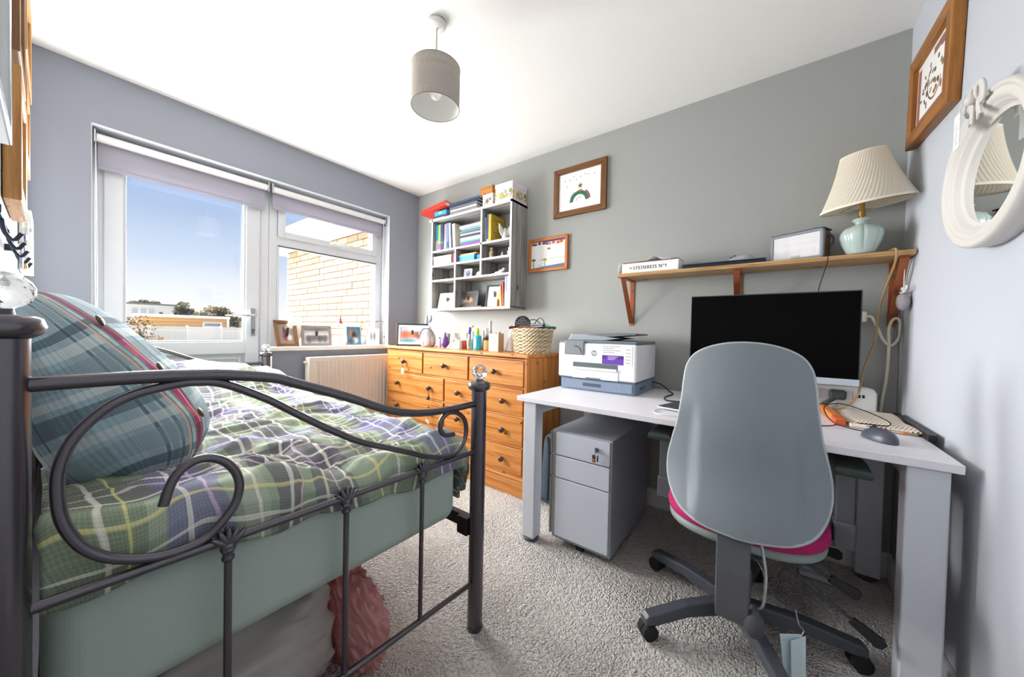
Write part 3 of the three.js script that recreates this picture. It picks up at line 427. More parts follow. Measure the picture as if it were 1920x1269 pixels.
// ---------------------------------------------------------------- office chair
{
  const cx = 2.815, cz = .74, t = thing('office_chair', 'grey shell backed swivel office chair with a magenta seat at the desk', 'office chair', [cx, 0, cz]);
  const shellM = mat('#7d858b', .42, { bumpMap: fineBump, bumpScale: .0006 }), pink = mat('#b1155f', .85), dk = mat('#3a3d43', .45), leg = mat('#4a4d55', .38);
  // back shell: outline half width by height, bulging towards the camera side
  const prof = [[.0, .02], [.012, .115], [.035, .168], [.075, .2], [.13, .219], [.19, .221], [.25, .21], [.32, .193], [.4, .181], [.47, .176], [.52, .168], [.555, .147], [.578, .108], [.592, .055], [.596, .012]];
  const smooth = new THREE.CatmullRomCurve3(prof.map(([y, w]) => V(y, w, 0)), false, 'centripetal').getPoints(240);
  const hw = (y) => { let k = 0; while (k < smooth.length - 2 && smooth[k + 1].x < y) k++; const p = smooth[k], q = smooth[k + 1], s = clamp((y - p.x) / Math.max(1e-6, q.x - p.x), 0, 1); return lerp(p.y, q.y, s); };
  const ys = []; for (let i = 0; i <= 56; i++) { const q = .5 - .5 * Math.cos(i / 56 * Math.PI); ys.push(.596 * q); }
  const surf = (v, u) => { const w = hw(v), x = u * w, ff = (x / .22); const lum = .035 * Math.exp(-Math.pow((v - .17) / .12, 2)); const side = sstep(Math.abs(ff), .56, .7) * Math.exp(-Math.pow((v - .19) / .16, 4)) * .02; return V(x, v, .075 - .062 * ff * ff - .16 * Math.pow(Math.max(0, v - .2), 2) * .6 - lum * .5 - side - .0 + .012 * (1 - v)); };
  const mk = (off, flip) => { const p = [], idx = [], uv = []; const n = 48; ys.forEach((v) => { for (let i = 0; i <= n; i++) { const q = surf(v, Math.sin((i / n * 2 - 1) * Math.PI / 2)); p.push(q.x * (1 - off * .12), q.y, q.z - off); uv.push(q.x, q.y); } }); for (let j = 0; j < 56; j++) for (let i = 0; i < n; i++) { const k = j * (n + 1) + i; flip ? idx.push(k, k + n + 2, k + 1, k, k + n + 1, k + n + 2) : idx.push(k, k + 1, k + n + 2, k, k + n + 2, k + n + 1); } const g = new THREE.BufferGeometry(); g.setAttribute('position', new THREE.Float32BufferAttribute(p, 3)); g.setAttribute('uv', new THREE.Float32BufferAttribute(uv, 2)); g.setIndex(idx); g.computeVertexNormals(); return g; };
  const ring = []; { for (const s of [-1, 1]) ys.forEach((v) => ring.push(surf(s < 0 ? v : .596 - v, s))); }
  const piv = (g) => g.rotateX(-.16).rotateY(.1).translate(.02, .435, .175);
  const back = part(t, 'back_shell', piv(mg([mk(0, false), mk(.01, true)])), shellM);
  part(back, 'shell_rim', piv(tube(ring.map((q) => V(q.x * 1.0, q.y, q.z - .006)), .0062, 220, 8, true)), mat('#a9b1b4', .4));
  const pad = []; part(t, 'back_cushion', piv((() => { const g = mk(.012, false), p = g.attributes.position; const h = mk(.05, true), q = h.attributes.position; for (let i = 0; i < q.count; i++) { const w = hw(clamp(q.getY(i), 0, .596)), e = 1 - Math.pow(Math.abs(q.getX(i)) / Math.max(w, .01), 4); q.setZ(i, q.getZ(i) + .028 * (1 - clamp(e, 0, 1))); } const G = mg([g, h]); G.translate(0, .2984, 0).scale(.965, .975, 1).translate(0, -.2984, 0); return G; })()), pink);
  // seat
  const seat = (h, r, grow) => { const g = new THREE.SphereGeometry(1, 48, 24), p = g.attributes.position; for (let i = 0; i < p.count; i++) { const x = p.getX(i), y = p.getY(i), z = p.getZ(i), sq = (q, e) => Math.sign(q) * Math.pow(Math.abs(q), e); p.setXYZ(i, sq(x, .72) * (.238 + grow), sq(y, .7) * h, sq(z, .72) * (.235 + grow)); } g.computeVertexNormals(); return g; };
  part(t, 'seat', seat(.05, 0, .006).translate(.01, .424, -.06), pink);
  part(t, 'seat_pan', seat(.034, 0, .0).translate(.01, .385, -.06), mat('#8a9492', .5));
  // back stem: a broad cover plate that bends under the seat
  part(t, 'back_stem', [ext(poly([[.196, .165], [.212, .16], [.228, .2], [.238, .33], [.232, .5], [.218, .5], [.222, .33], [.212, .21], [.194, .185], [.02, .24], [.02, .215]]), .09, .004).rotateY(-Math.PI / 2).translate(.05, 0, 0)], mat('#5c5e63', .4));
  part(t, 'seat_mechanism', [bx(-.06, .09, .33, .385, -.19, .12, .012, 2), bx(-.03, .06, .29, .335, -.08, .06, .008, 2), bx(.09, .125, .345, .375, -.06, -.03, .004), bx(-.13, -.05, .352, .372, .0, .03, .004), bx(-.15, -.13, .345, .378, -.005, .035, .004)], dk);
  part(t, 'gas_lift', [cyl(.025, .025, .16, 0, .08, 0, 24), cyl(.015, .015, .12, 0, .22, 0, 20)], M.darkGrey);
  part(t, 'base_hub', lathe([[0, .05], [.04, .05], [.052, .06], [.052, .105], [.035, .125], [0, .125]], 32), leg);
  const lever = (pts, r) => { part(t, 'lever', [tube(pts, r, 20, 8)], dk); };
  for (const [x, y, z, x2, y2, z2] of [[.1, .35, .0, .29, .26, -.03], [.1, .335, .05, .33, .195, .06], [.1, .33, -.1, .26, .3, -.16]]) { const l = part(t, 'lever', rod([x, y, z], [x2, y2, z2], .0055, 8), dk); part(l, 'paddle', (() => { const g = ext(poly([[-.012, -.04], [.012, -.04], [.018, .03], [.01, .042], [-.01, .042], [-.018, .03]]), .012, .003).translate(0, 0, -.006); g.applyQuaternion(new THREE.Quaternion().setFromUnitVectors(V(0, 1, 0), V(x2 - x, y2 - y, z2 - z).normalize())); return g.translate(x2, y2, z2); })(), M.black); }
  // inflation bulb on a hose
  const hose = part(t, 'lumbar_hose', tube([[.075, .44, .225], [.088, .36, .24], [.085, .27, .235], [.07, .23, .215]], .0042, 30, 8), M.steel); part(hose, 'air_bulb', lathe([[0, -.04], [.014, -.038], [.026, -.022], [.029, 0], [.024, .022], [.011, .04], [.009, .05], [0, .05]], 24).rotateX(-.15).translate(.062, .185, .212), mat('#4a4b4f', .6));
  part(t, 'lumbar_hose', tube([[.02, .35, .08], [.07, .345, .16], [.1, .3, .2], [.12, .27, .19], [.16, .25, .17]], .003, 30, 6), dk);
  // star base
  const R = .34; for (let k = 0; k < 5; k++) {
    const a = (134 + 72 * k) * Math.PI / 180, X = Math.cos(a), Z = Math.sin(a), place = (g) => g.rotateY(-a);
    const arm = part(t, 'base_arm', place(ext(poly([[.03, .058], [.03, .112], [.2, .108], [R + .005, .085], [R + .016, .076], [R + .016, .052], [R - .02, .05], [.2, .066]]), .042, .006).translate(0, 0, -.021)), leg);
    const wheel = (o) => cyl(.027, .027, .019, 0, -.0095, 0, 24).rotateX(Math.PI / 2).translate(0, .027, o);
    const c = part(arm, 'castor', (() => { const g = mg([wheel(.0135), wheel(-.0135), cyl(.0285, .0285, .005, 0, -.0025, 0, 24).rotateX(Math.PI / 2).translate(0, .0285, 0), bx(-.02, .012, .03, .052, -.006, .006, .004), cyl(.007, .007, .03, .004, .03, 0, 12)]); return g.rotateY(rr(-.9, .9)).translate(R - .0, 0, 0).rotateY(-a); })(), M.rubber);
  }
  // armrests
  const arm = (s) => { const x = s < 0 ? -.263 : .288; const p = part(t, 'armrest', [ext(poly([[-.042, -.125], [.042, -.125], [.046, -.02], [.036, .125], [-.036, .125], [-.046, -.02]]), .028, .01).rotateX(-Math.PI / 2).translate(x, .64, -.06)], mat('#2c3a35', .55)); part(p, 'armrest_post', [bx(x - .024, x + .024, .435, .642, -.09, -.055, .006, 2), bx(Math.min(x, s * .1), Math.max(x + .02 * s, s * .1), .37, .392, -.095, -.05, .005), bx(x - .028, x + .028, .372, .46, -.1, -.045, .008, 2)], mat('#5b6066', .4)); };
  arm(-1); arm(1);
  const tg = thing('care_leaflet', 'folded pale blue leaflet hanging on a string under the office chair', 'leaflet', [cx + .17, 0, cz + .16]);
  part(tg, 'string', tube([[-.01, .25, .0], [.0, .21, .01], [.012, .19, .0], [.004, .175, .01]], .0018, 20, 6), M.steel); part(tg, 'leaflet', [bx(-.03, .03, .04, .172, 0, .002, 0).rotateZ(.12).rotateY(.5), bx(-.026, .03, .05, .165, .004, .006, 0).rotateZ(.05).rotateY(.9)], mat('#cfe0e8', .6));
}

single('power_adapter', 'light grey flat power adapter lying on the carpet by the baseboard under the desk', 'adapter', mg([bx(3.02, 3.13, .004, .026, .16, .24, .008, 2), bx(3.03, 3.12, .026, .044, .17, .22, .006, 2)]), mat('#c3c7ca', .5));
// ---------------------------------------------------------------- pendant lamp (switched off)
{
  const t = thing('pendant_lamp', 'taupe drum shade pendant hanging from the white ceiling', 'ceiling lamp', [1.687, 0, 1.22]), Y = 2.03, R = .104, h = .17;
  part(t, 'ceiling_rose', lathe([[0, 2.372], [.012, 2.372], [.034, 2.376], [.04, 2.384], [.04, H], [0, H]], 32), M.white);
  part(t, 'flex', cyl(.0035, .0035, .2, 0, 2.18, 0, 8), mat('#c9c8a8', .6));
  const lin = tex(256, 256, (u, v) => { const n = 20 * pn(u, v, 3, 90, 2) + 12 * pn(u, v, 90, 6, 5); return [192 + n, 184 + n, 174 + n]; }, 1, 1);
  const s = part(t, 'lamp_shade', new THREE.CylinderGeometry(R, R, h, 64, 1, true).translate(0, Y + h / 2, 0), phys('#ffffff', .95, { map: lin, transmission: .18, thickness: 0 }));
  part(s, 'shade_lining', new THREE.CylinderGeometry(R - .002, R - .002, h, 64, 1, true).translate(0, Y + h / 2, 0), mat('#e2e1de', .6, { side: THREE.DoubleSide }), 'white shade lining');
  for (const y of [Y, Y + h]) part(s, 'shade_rim', new THREE.TorusGeometry(R - .0005, .0018, 8, 64).rotateX(Math.PI / 2).translate(0, y, 0), mat('#8d8479', .8));
  part(s, 'shade_ring', [new THREE.TorusGeometry(.021, .0015, 6, 24).rotateX(Math.PI / 2).translate(0, Y + h - .02, 0), ...[0, 1, 2].map((k) => rod([.021 * Math.cos(k * 2.094), Y + h - .02, .021 * Math.sin(k * 2.094)], [(R - .002) * Math.cos(k * 2.094), Y + h - .004, (R - .002) * Math.sin(k * 2.094)], .0013, 6))], M.white);
  part(t, 'lamp_holder', [cyl(.017, .019, .05, 0, 2.14, 0, 20), cyl(.021, .021, .006, 0, 2.155, 0, 20)], M.white);
  part(t, 'bulb', lathe([[0, 2.066], [.012, 2.068], [.022, 2.078], [.026, 2.092], [.024, 2.106], [.016, 2.124], [.0125, 2.142], [0, 2.142]], 28), mat('#f4f3ef', .3));
}
// ---------------------------------------------------------------- things on the desk
{
  const t = thing('printer', 'white and blue grey inkjet printer with purple sticker on the desk', 'printer', [0, 0, 0]), W = mat('#eff0f3', .4), B = mat('#8292a8', .4), D = mat('#55616c', .45), x0 = 1.876, x1 = 2.336, f = .412;
  part(t, 'paper_tray', [bx(1.893, 2.328, DT, .797, .06, .404, .008, 2), bx(1.93, 2.28, .737, .79, .4, .41, .004)], B, 'blue grey paper tray');
  part(t, 'tray_handle', bx(2.035, 2.145, .756, .776, .4, .412, .004), mat('#4d5765', .5)); part(t, 'tray_front', bx(2.245, 2.318, .74, .79, .4, .4115, .004), B);
  part(t, 'printer_body', [bx(x0, x1, .8, 1.0, .05, f, .012, 3)], W);
  part(t, 'output_slot', bx(1.972, 2.24, .856, .892, f - .03, f + .0015, .004), mat('#5c6868', .6)); part(t, 'output_tray', [bx(1.968, 2.244, .8, .85, f - .02, f + .004, .005), bx(1.976, 2.236, .85, .864, f - .05, f + .012, .003)], W); part(t, 'tray_notch', bx(2.055, 2.145, .801, .809, f, f + .0055, .002), mat('#7d858b', .5));
  part(t, 'lower_seam', bx(x0 + .004, x1 - .004, .796, .802, .055, f - .004, 0), D);
  const scr = part(t, 'control_panel', bx(1.917, 2.043, .932, 1.012, f - .01, f + .008, .006, 2), mat('#868b90', .3)); part(scr, 'panel_arc', new THREE.TorusGeometry(.036, .003, 8, 24, 1.9).rotateZ(-.1).translate(1.99, .945, f + .008), mat('#4d545a', .5));
  part(t, 'lid', [ext(poly([[x0 + .01, .05], [x1 - .002, .05], [x1 - .002, .4], [x0 + .05, .4]]), .016, .005).rotateX(-Math.PI / 2).rotateY(0).scale(1, 1, -1).translate(0, .999, 0)], mat('#6a757f', .4));
  t.children[t.children.length - 1].geometry = bx(x0 + .006, x1 - .002, .999, 1.016, .052, .405, .006, 2);
  part(t, 'document_feeder', [ext(poly([[1.9, 1.014], [2.12, 1.014], [2.22, 1.03], [2.06, 1.046], [1.92, 1.052]]), .26, .006).translate(0, 0, .08)], mat('#9aa2a8', .4)); part(t, 'feeder_tray', ext(poly([[2.04, 1.028], [2.3, 1.05], [2.3, 1.058], [2.2, 1.062], [2.02, 1.05]]), .24, .003).translate(0, 0, .09), mat('#6d7479', .45));
  const st = canvas(512, 320, (c, w, h) => { c.fillStyle = '#f4f2ee'; c.fillRect(0, 0, w, h); c.fillStyle = '#6d3fae'; c.fillRect(0, h * .52, w * .73, h * .46); c.fillStyle = '#4b2a80'; c.fillRect(0, h * .55, w * .16, h * .14); c.fillRect(w * .45, h * .55, w * .28, h * .14); c.fillStyle = '#e9def8'; for (let i = 0; i < 3; i++) c.fillRect(w * .2, h * (.58 + i * .07), w * (.34 - i * .06), h * .022); c.fillStyle = '#9aa0a4'; for (let i = 0; i < 4; i++) c.fillRect(w * .02, h * (.06 + i * .1), w * (.6 - (i % 2) * .2), h * .035); c.fillStyle = '#a8a49a'; for (let i = 0; i < 5; i++) c.fillRect(w * .78, h * (.2 + i * .16), w * .17, h * .035); });
  part(t, 'sticker', new THREE.PlaneGeometry(.165, .108).translate(2.232, .941, f + .0013), mat('#ffffff', .45, { map: st }), 'promotional sticker with purple panel');
  const lg = canvas(128, 128, (c, w) => { c.fillStyle = '#eff0f3'; c.fillRect(0, 0, w, w); c.fillStyle = '#7d8690'; c.beginPath(); c.arc(w / 2, w / 2, w * .46, 0, 7); c.fill(); c.fillStyle = '#eff0f3'; c.font = 'italic bold 74px sans-serif'; c.textAlign = 'center'; c.fillText('hp', w / 2, w * .68); });
  part(t, 'logo', new THREE.CircleGeometry(.0175, 32).translate(2.102, .946, f + .0013), mat('#ffffff', .45, { map: lg }));
  part(t, 'side_slot', bx(x1 - .006, x1 + .001, .755, .768, .25, .31, 0), D);
}
{
  const t = thing('monitor', 'large flat monitor with a dark blank screen at the back of the desk', 'monitor', [0, 0, 0]), z = .2;
  part(t, 'screen', bx(2.55, 3.188, .885, 1.257, z - .004, z, .001), phys('#010101', .7, { specularIntensity: .15 }));
  part(t, 'bezel', [bx(2.545, 3.193, .882, 1.262, z - .012, z - .002, .004)], mat('#39424a', .4)); part(t, 'chin', bx(2.545, 3.193, .855, .884, z - .012, z + .002, .003), mat('#b9c4ce', .4));
  part(t, 'back_cover', bx(2.6, 3.14, .92, 1.22, z - .05, z - .01, .02, 3), M.darkGrey); part(t, 'stand', [bx(2.84, 2.9, DT + .01, 1.05, z - .07, z - .045, .006), bx(2.7, 2.92, DT, DT + .012, .05, .22, .005)], M.steel);
}
{
  const t = thing('power_block', 'white multi socket power block standing on the desk behind the checked mat', 'power strip', [0, 0, 0]), z = .11, x1 = 3.262;
  part(t, 'block_body', ext(poly([[2.93, DT], [x1, DT], [x1, .82], [x1 - .01, .838], [x1 - .03, .845], [2.96, .845], [2.94, .838], [2.93, .82]]), .05, .006).translate(0, 0, z - .05), M.white);
  for (const x of [3.0, 3.072, 3.135, 3.185]) part(t, 'seam', bx(x - .0008, x + .0008, .745, .83, z, z + .0008, 0), mat('#9b9da0', .6));
  for (const x of [3.206, 3.219]) part(t, 'usb_port', bx(x - .004, x + .004, .798, .812, z, z + .001, 0), M.black);
  const p = thing('black_plug', 'dark grey moulded plug pushed into the white power block', 'plug', [0, 0, 0]); part(p, 'plug_body', [new RoundedBoxGeometry(.058, .044, .026, 4, .012).translate(3.135, .806, z + .014), tube([[3.125, .79, z + .02], [3.105, .775, z + .03], [3.09, .762, z + .02]], .009, 12, 8)], mat('#3f4a48', .6)); part(p, 'flex', tube([[3.09, .762, z + .02], [3.06, .75, z + .03], [3.0, .738, z + .03]], .004, 12, 8), mat('#3f4a48', .6));
  const q = thing('cream_plug', 'cream plug in the power block just behind the chair', 'plug', [0, 0, 0]); part(q, 'plug_body', new RoundedBoxGeometry(.05, .046, .026, 4, .012).translate(3.05, .808, z + .014), mat('#e6e2cf', .5)); part(q, 'flex', tube([[3.05, .79, z + .02], [3.03, .765, z + .025], [2.99, .742, z + .03]], .004, 12, 8), mat('#e6e2cf', .5));
}
const gingham = canvas(512, 512, (c, w) => { c.fillStyle = '#efe6d8'; c.fillRect(0, 0, w, w); c.fillStyle = '#7d4f33'; c.globalAlpha = .9; for (let i = 0; i < 16; i++) for (let j = 0; j < 16; j++) { const x = i * 32 + (j % 2) * 16, y = j * 32; c.beginPath(); c.moveTo(x, y + 4); c.lineTo(x + 12, y + 16); c.lineTo(x, y + 28); c.lineTo(x - 12, y + 16); c.fill(); } });
gingham.wrapS = gingham.wrapT = THREE.RepeatWrapping; gingham.repeat.set(1 / .18, 1 / .18);
{
  const t = thing('wrist_mat', 'beige and brown checked padded mat with cream edge by the wall on the desk', 'mat', [0, 0, 0]);
  const g = clothSheet(40, 30, (u, v) => { const x = lerp(3.13 + .0 * v, 3.305, u) + .006 * Math.sin(v * 9), z = lerp(.13, .47 + .02 * u, v), e = Math.min(u, 1 - u, v, 1 - v); return { p: V(x, .7465 + .008 * sstep(e, 0, .12) + .003 * noise.noise(u * 4, v * 4, 2), z), s: x, t: z }; }, .006);
  part(t, 'cover', g, mat('#ffffff', .9, { map: gingham })); part(t, 'edge', bx(3.132, 3.304, DT + .0005, .7455, .132, .475, .007, 3), mat('#e9e2cc', .9)); part(t, 'tab', bx(3.262, 3.275, .736, .744, .473, .488, .002), mat('#e87b3c', .7));
  single('black_folder', 'thin black folder edge between the checked mat and the wall', 'folder', bx(3.306, 3.328, DT, .752, .12, .54, .003), M.black);
  const c = thing('orange_case', 'small orange case lying on the desk beside the checked mat', 'case', [3.098, 0, .3], undefined, .06); part(c, 'case_body', bx(-.016, .016, DT, .758, -.17, .17, .006, 2), mat('#e58a3c', .5)); part(c, 'case_cap', bx(-.0165, .0165, DT, .7585, .1, .171, .006, 2), mat('#d9632f', .5));
}
{
  const t = thing('computer_mouse', 'dark grey wired mouse near the front edge of the desk', 'mouse', [3.185, DT, .625], undefined, .35);
  const g = new THREE.SphereGeometry(1, 36, 24), p = g.attributes.position; for (let i = 0; i < p.count; i++) { const x = p.getX(i), y = p.getY(i), z = p.getZ(i); p.setXYZ(i, x * (.034 - .004 * z), y < 0 ? Math.max(y * .03, -.004) : y * (.034 + .006 * z), Math.sign(z) * Math.pow(Math.abs(z), .85) * .06); } g.computeVertexNormals();
  part(t, 'mouse_body', g.translate(0, .005, 0), mat('#4c525b', .35)); part(t, 'mouse_wheel', cyl(.008, .008, .006, 0, -.003, 0, 16).rotateZ(Math.PI / 2).translate(0, .033, -.028), M.black); part(t, 'button_split', bx(-.0007, .0007, .028, .0345, -.05, -.01, 0), M.black);
  part(t, 'mouse_cable', tube([[0, .012, -.058], [-.03, .01, -.1], [-.05, .02, -.17], [-.02, .05, -.28], [.05, .06, -.33], [.1, .05, -.3], [.13, .03, -.2], [.09, .025, -.12], [.04, .02, -.15], [0, .01, -.2], [-.06, .006, -.14], [-.11, .006, -.13], [-.13, .006, -.2]].map(([x, y, z]) => [x, y, z]), .002, 90, 6), M.rubber);
}
{
  const t = thing('tablet', 'dark tablet with white edge on the desk beside the office chair', 'tablet', [2.555, DT, .56], undefined, -.25); part(t, 'tablet_body', bx(-.04, .1, .004, .012, -.1, .08, .004, 2), mat('#d6dade', .4)); part(t, 'tablet_screen', bx(-.036, .096, .012, .0135, -.096, .076, 0), mat('#3d4a4a', .3));
  single('charging_cable', 'thin white charging cable curling on the desk by the tablet', 'cable', tube([[2.6, .735, .63], [2.55, .735, .625], [2.51, .733, .66], [2.51, .733, .72], [2.55, .733, .75], [2.62, .733, .74]], .002, 40, 6), M.white);
  single('printer_cable', 'black cable with grey plug running from the printer along the desk', 'cable', mg([tube([[2.335, .775, .09], [2.36, .775, .1], [2.395, .765, .11], [2.43, .74, .12], [2.47, .735, .2], [2.46, .735, .32], [2.49, .735, .42], [2.56, .735, .4]], .0032, 60, 8)]), M.rubber);
}
// ---------------------------------------------------------------- shelf over the desk
const ST = 1.4135;
{
  const t = thing('wall_shelf', 'long oak plank shelf on three copper brackets over the desk', 'shelf', [0, 0, 0]), cu = mat('#a3603f', .35, { metalness: .7 });
  part(t, 'plank', wood(bx(2.14, 3.338, ST - .02, ST, .002, .2, .003, 2), 'x'), M.shelfOak);
  for (const x of [2.17, 2.742, 3.312]) { const b = part(t, 'bracket', [bx(x - .014, x + .014, 1.112, ST - .02, .001, .0055, .001), bx(x - .014, x + .014, ST - .0255, ST - .02, .003, .18, .001), bx(-.014, .014, 0, .3, -.0022, .0022, .001).rotateX(Math.atan2(.158, -.262) - Math.PI).rotateX(Math.PI).rotateX(0).translate(x, 0, 0)], cu); b.geometry = mg([bx(x - .014, x + .014, 1.112, ST - .02, .001, .0055, .001), bx(x - .014, x + .014, ST - .0255, ST - .02, .003, .18, .001), (() => { const L = Math.hypot(.165, .262); return bx(-.014, .014, 0, L, -.0022, .0022, .001).rotateX(Math.atan2(.165, .262)).translate(x, 1.126, .008); })()]); part(b, 'screw', [cyl(.005, .005, .002, 0, 0, 0, 12).rotateX(Math.PI / 2).translate(x, 1.33, .0065), cyl(.005, .005, .002, 0, 0, 0, 12).rotateX(Math.PI / 2).translate(x, 1.2, .0065)], M.darkGrey); }
}
{
  const t = thing('paper_ream', 'torn open white packet of copier paper at the end of the wall shelf', 'paper packet', [0, ST, 0]);
  const pt = canvas(1024, 200, (c, w, h) => { c.fillStyle = '#f7f6f3'; c.fillRect(0, 0, w, h); c.fillStyle = '#7d1f4a'; c.fillRect(0, 0, w, h * .06); c.fillStyle = '#1e1e22'; c.font = 'bold 92px sans-serif'; c.fillText('STEINBEIS Nº1', w * .2, h * .72); c.fillStyle = '#8fc43a'; c.beginPath(); c.arc(w * .165, h * .55, 22, 0, 7); c.fill(); c.beginPath(); c.arc(w * .14, h * .5, 15, 0, 7); c.fill(); });
  part(t, 'paper_stack', bx(2.165, 2.478, 0, .062, .02, .186, .004), M.paper); part(t, 'printed_front', new THREE.PlaneGeometry(.305, .057).translate(2.3215, .032, .1868), mat('#ffffff', .6, { map: pt }));
  const s = clothSheet(24, 16, (u, v) => { const x = lerp(2.15, 2.475, u), z = lerp(.03, .183, v); return { p: V(x, .066 + .012 * Math.abs(noise.noise(u * 6, v * 5, 3)) + .02 * Math.exp(-Math.pow((u - .62) / .09, 2)) * v, z), s: x, t: z }; }, .0012); part(t, 'torn_wrapper', s, M.paper);
  part(t, 'wrapper_flap', clothSheet(12, 12, (u, v) => ({ p: V(2.165 - .02 * u - .01 * v, .06 - .085 * v * u + .006 * noise.noise(u * 5, v * 5, 1), lerp(.03, .19, u) * .9 + .01), s: u, t: v }), .0012), M.paper);
}
{
  const a = thing('laptop', 'closed dark navy laptop lying on the wall shelf', 'laptop', [0, ST, 0]); part(a, 'laptop_base', bx(2.492, 2.862, .001, .014, .01, .192, .004, 2), mat('#16202e', .4)); part(a, 'laptop_lid', bx(2.494, 2.86, .0145, .022, .01, .191, .003, 2), mat('#1d2b40', .35));
  const t = copy(scene.getObjectByName('computer_mouse'), [2.755, ST + .022, .1], 1.45, 'silver grey wireless mouse sitting on the closed laptop'); t.children.forEach((c) => { if (c.name === 'mouse_body') c.material = mat('#a2a5a9', .3); }); t.remove(t.children.find((c) => c.name === 'mouse_cable'));
}
{
  const t = thing('radio', 'retro radio with white grille, grey surround and walnut ends on the wall shelf', 'radio', [2.987, ST, .09], undefined, -.43), a = .105, f = .0425, h = .137, wal = mat('#6b4530', .45);
  part(t, 'case', bx(-a + .002, a - .002, .002, h - .004, -f, f - .004, .012, 3), wal);
  part(t, 'front_surround', [bx(-a, a, h - .014, h, f - .016, f, .005, 2), bx(-a, a, .001, .016, f - .016, f, .005, 2), bx(-a, -a + .014, .001, h, f - .016, f, .005, 2), bx(a - .014, a, .001, h, f - .016, f, .005, 2)], mat('#858a93', .45)); part(t, 'top_strip', bx(-a, a, h - .003, h + .002, -f, f, .003), mat('#3d4046', .45));
  part(t, 'speaker_grille', bx(-a + .013, a - .013, .015, h - .013, f - .01, f - .003, .004), mat('#e6e6e8', .7, { bumpMap: fineBump, bumpScale: .002 })); part(t, 'badge', bx(-.018, .018, .018, .027, f - .003, f - .0015, 0), mat('#c0bcb4', .4));
  for (const x of [-a + .05, a - .04]) part(t, 'knob', cyl(.013, .013, .007, x, h + .001, .01, 20), M.darkGrey);
  part(t, 'carry_strap', tube([[a - .004, .1, 0], [a + .012, .102, 0], [a + .02, .08, .002], [a + .014, .055, .004], [a - .002, .056, .005]], .005, 24, 8), mat('#39424a', .6));
  single('radio_cable', 'thin black cable dropping from the radio behind the monitor', 'cable', tube([[3.07, ST + .02, .025], [3.075, ST + .004, .1], [3.078, ST + .003, .203], [3.077, ST - .03, .206], [3.072, 1.35, .15], [3.06, 1.28, .1], [3.05, 1.15, .08]], .0017, 50, 6), M.rubber);
}
{
  const t = thing('table_lamp', 'table lamp with pleated cream shade and pale green ribbed ceramic base on the wall shelf', 'lamp', [3.186, ST, .156]);
  const prof = [[0, 0], [.038, 0], [.043, .006], [.05, .02], [.062, .05], [.069, .078], [.068, .095], [.058, .112], [.034, .124], [.022, .13], [.02, .136], [.026, .144], [.031, .148], [.029, .153], [.012, .154], [0, .154]];
  const g = lathe(prof, 96), p = g.attributes.position; for (let i = 0; i < p.count; i++) { const x = p.getX(i), y = p.getY(i), z = p.getZ(i), a = Math.atan2(z, x), k = sstep(y, .004, .04) * (1 - sstep(y, .112, .13)), f = 1 - k * .075 * Math.pow(1 - Math.abs(Math.sin(a * 4)), 3); p.setX(i, x * f); p.setZ(i, z * f); } g.computeVertexNormals();
  part(t, 'lamp_base', g, phys('#b4c6c0', .22, { clearcoat: .6, clearcoatRoughness: .1 })); part(t, 'stem', [cyl(.008, .008, .1, 0, .152, 0, 16), cyl(.012, .012, .02, 0, .166, 0, 16)], M.brass);
  const n = 288, m = 14, pos = [], idx = [], R = (v) => lerp(.149, .071, v) + .012 * Math.pow(v - .5, 2) * 4 * .6 - .0072, tilt = .1;
  for (let j = 0; j <= m; j++) for (let i = 0; i <= n; i++) { const v = j / m, seg = Math.PI / 3, a0 = i / n * Math.PI * 2, tw = a0 - v * .62, r = R(v) * (1 + (j && j < m ? .011 : .002) * Math.sin(a0 * 64)) ; pos.push(r * Math.cos(tw),   .209 + v * .217, r * Math.sin(tw)); }
  for (let j = 0; j < m; j++) for (let i = 0; i < n; i++) { const k = j * (n + 1) + i; idx.push(k, k + n + 1, k + 1, k + 1, k + n + 1, k + n + 2); }
  const sg = new THREE.BufferGeometry(); sg.setAttribute('position', new THREE.Float32BufferAttribute(pos, 3)); sg.setIndex(idx); sg.computeVertexNormals(); const T = (q) => q.translate(0, -.32, 0).rotateX(.13).rotateZ(tilt).translate(.004, .32, 0);
  const sm = phys('#efe6d3', .9, { transmission: .3, thickness: 0 }), s = part(t, 'lamp_shade', T(sg), sm); part(s, 'shade_trim', T(new THREE.CylinderGeometry(R(0) + .0005, R(0) + .002, .009, 64, 1, true).translate(0, .212, 0)), mat('#f0e8d8', .9)); part(s, 'shade_trim', T(new THREE.CylinderGeometry(R(1) + .001, R(1) + .001, .007, 64, 1, true).translate(0, .423, 0)), mat('#f0e8d8', .9));
  const rb = [new THREE.TorusGeometry(.018, .0014, 6, 24).rotateX(Math.PI / 2).translate(0, .229, 0)]; for (let k = 0; k < 3; k++) rb.push(rod([.018 * Math.cos(k * 2.1), .229, .018 * Math.sin(k * 2.1)], [.142 * Math.cos(k * 2.1), .218, .145 * Math.sin(k * 2.1)], .0013, 6)); part(s, 'shade_frame', T(mg(rb)), M.brass);
  part(t, 'bulb', lathe([[0, .25], [.012, .25], [.014, .265], [.026, .295], [.026, .315], [.016, .33], [0, .333]], 20), mat('#f3f2ee', .3));
  single('lamp_flex', 'gold brown lamp flex hanging from the shelf edge down to the desk', 'cable', tube([[3.24, ST + .008, .08], [3.268, ST + .006, .16], [3.28, ST + .004, .206], [3.281, ST - .04, .206], [3.279, 1.3, .11], [3.268, 1.22, .07], [3.26, 1.12, .06], [3.252, 1.04, .07], [3.222, .94, .1], [3.205, .87, .14], [3.19, .81, .17], [3.15, .765, .19], [3.09, .742, .17], [3.03, .735, .15]], .0042, 110, 8), mat('#a98e5c', .5));
}
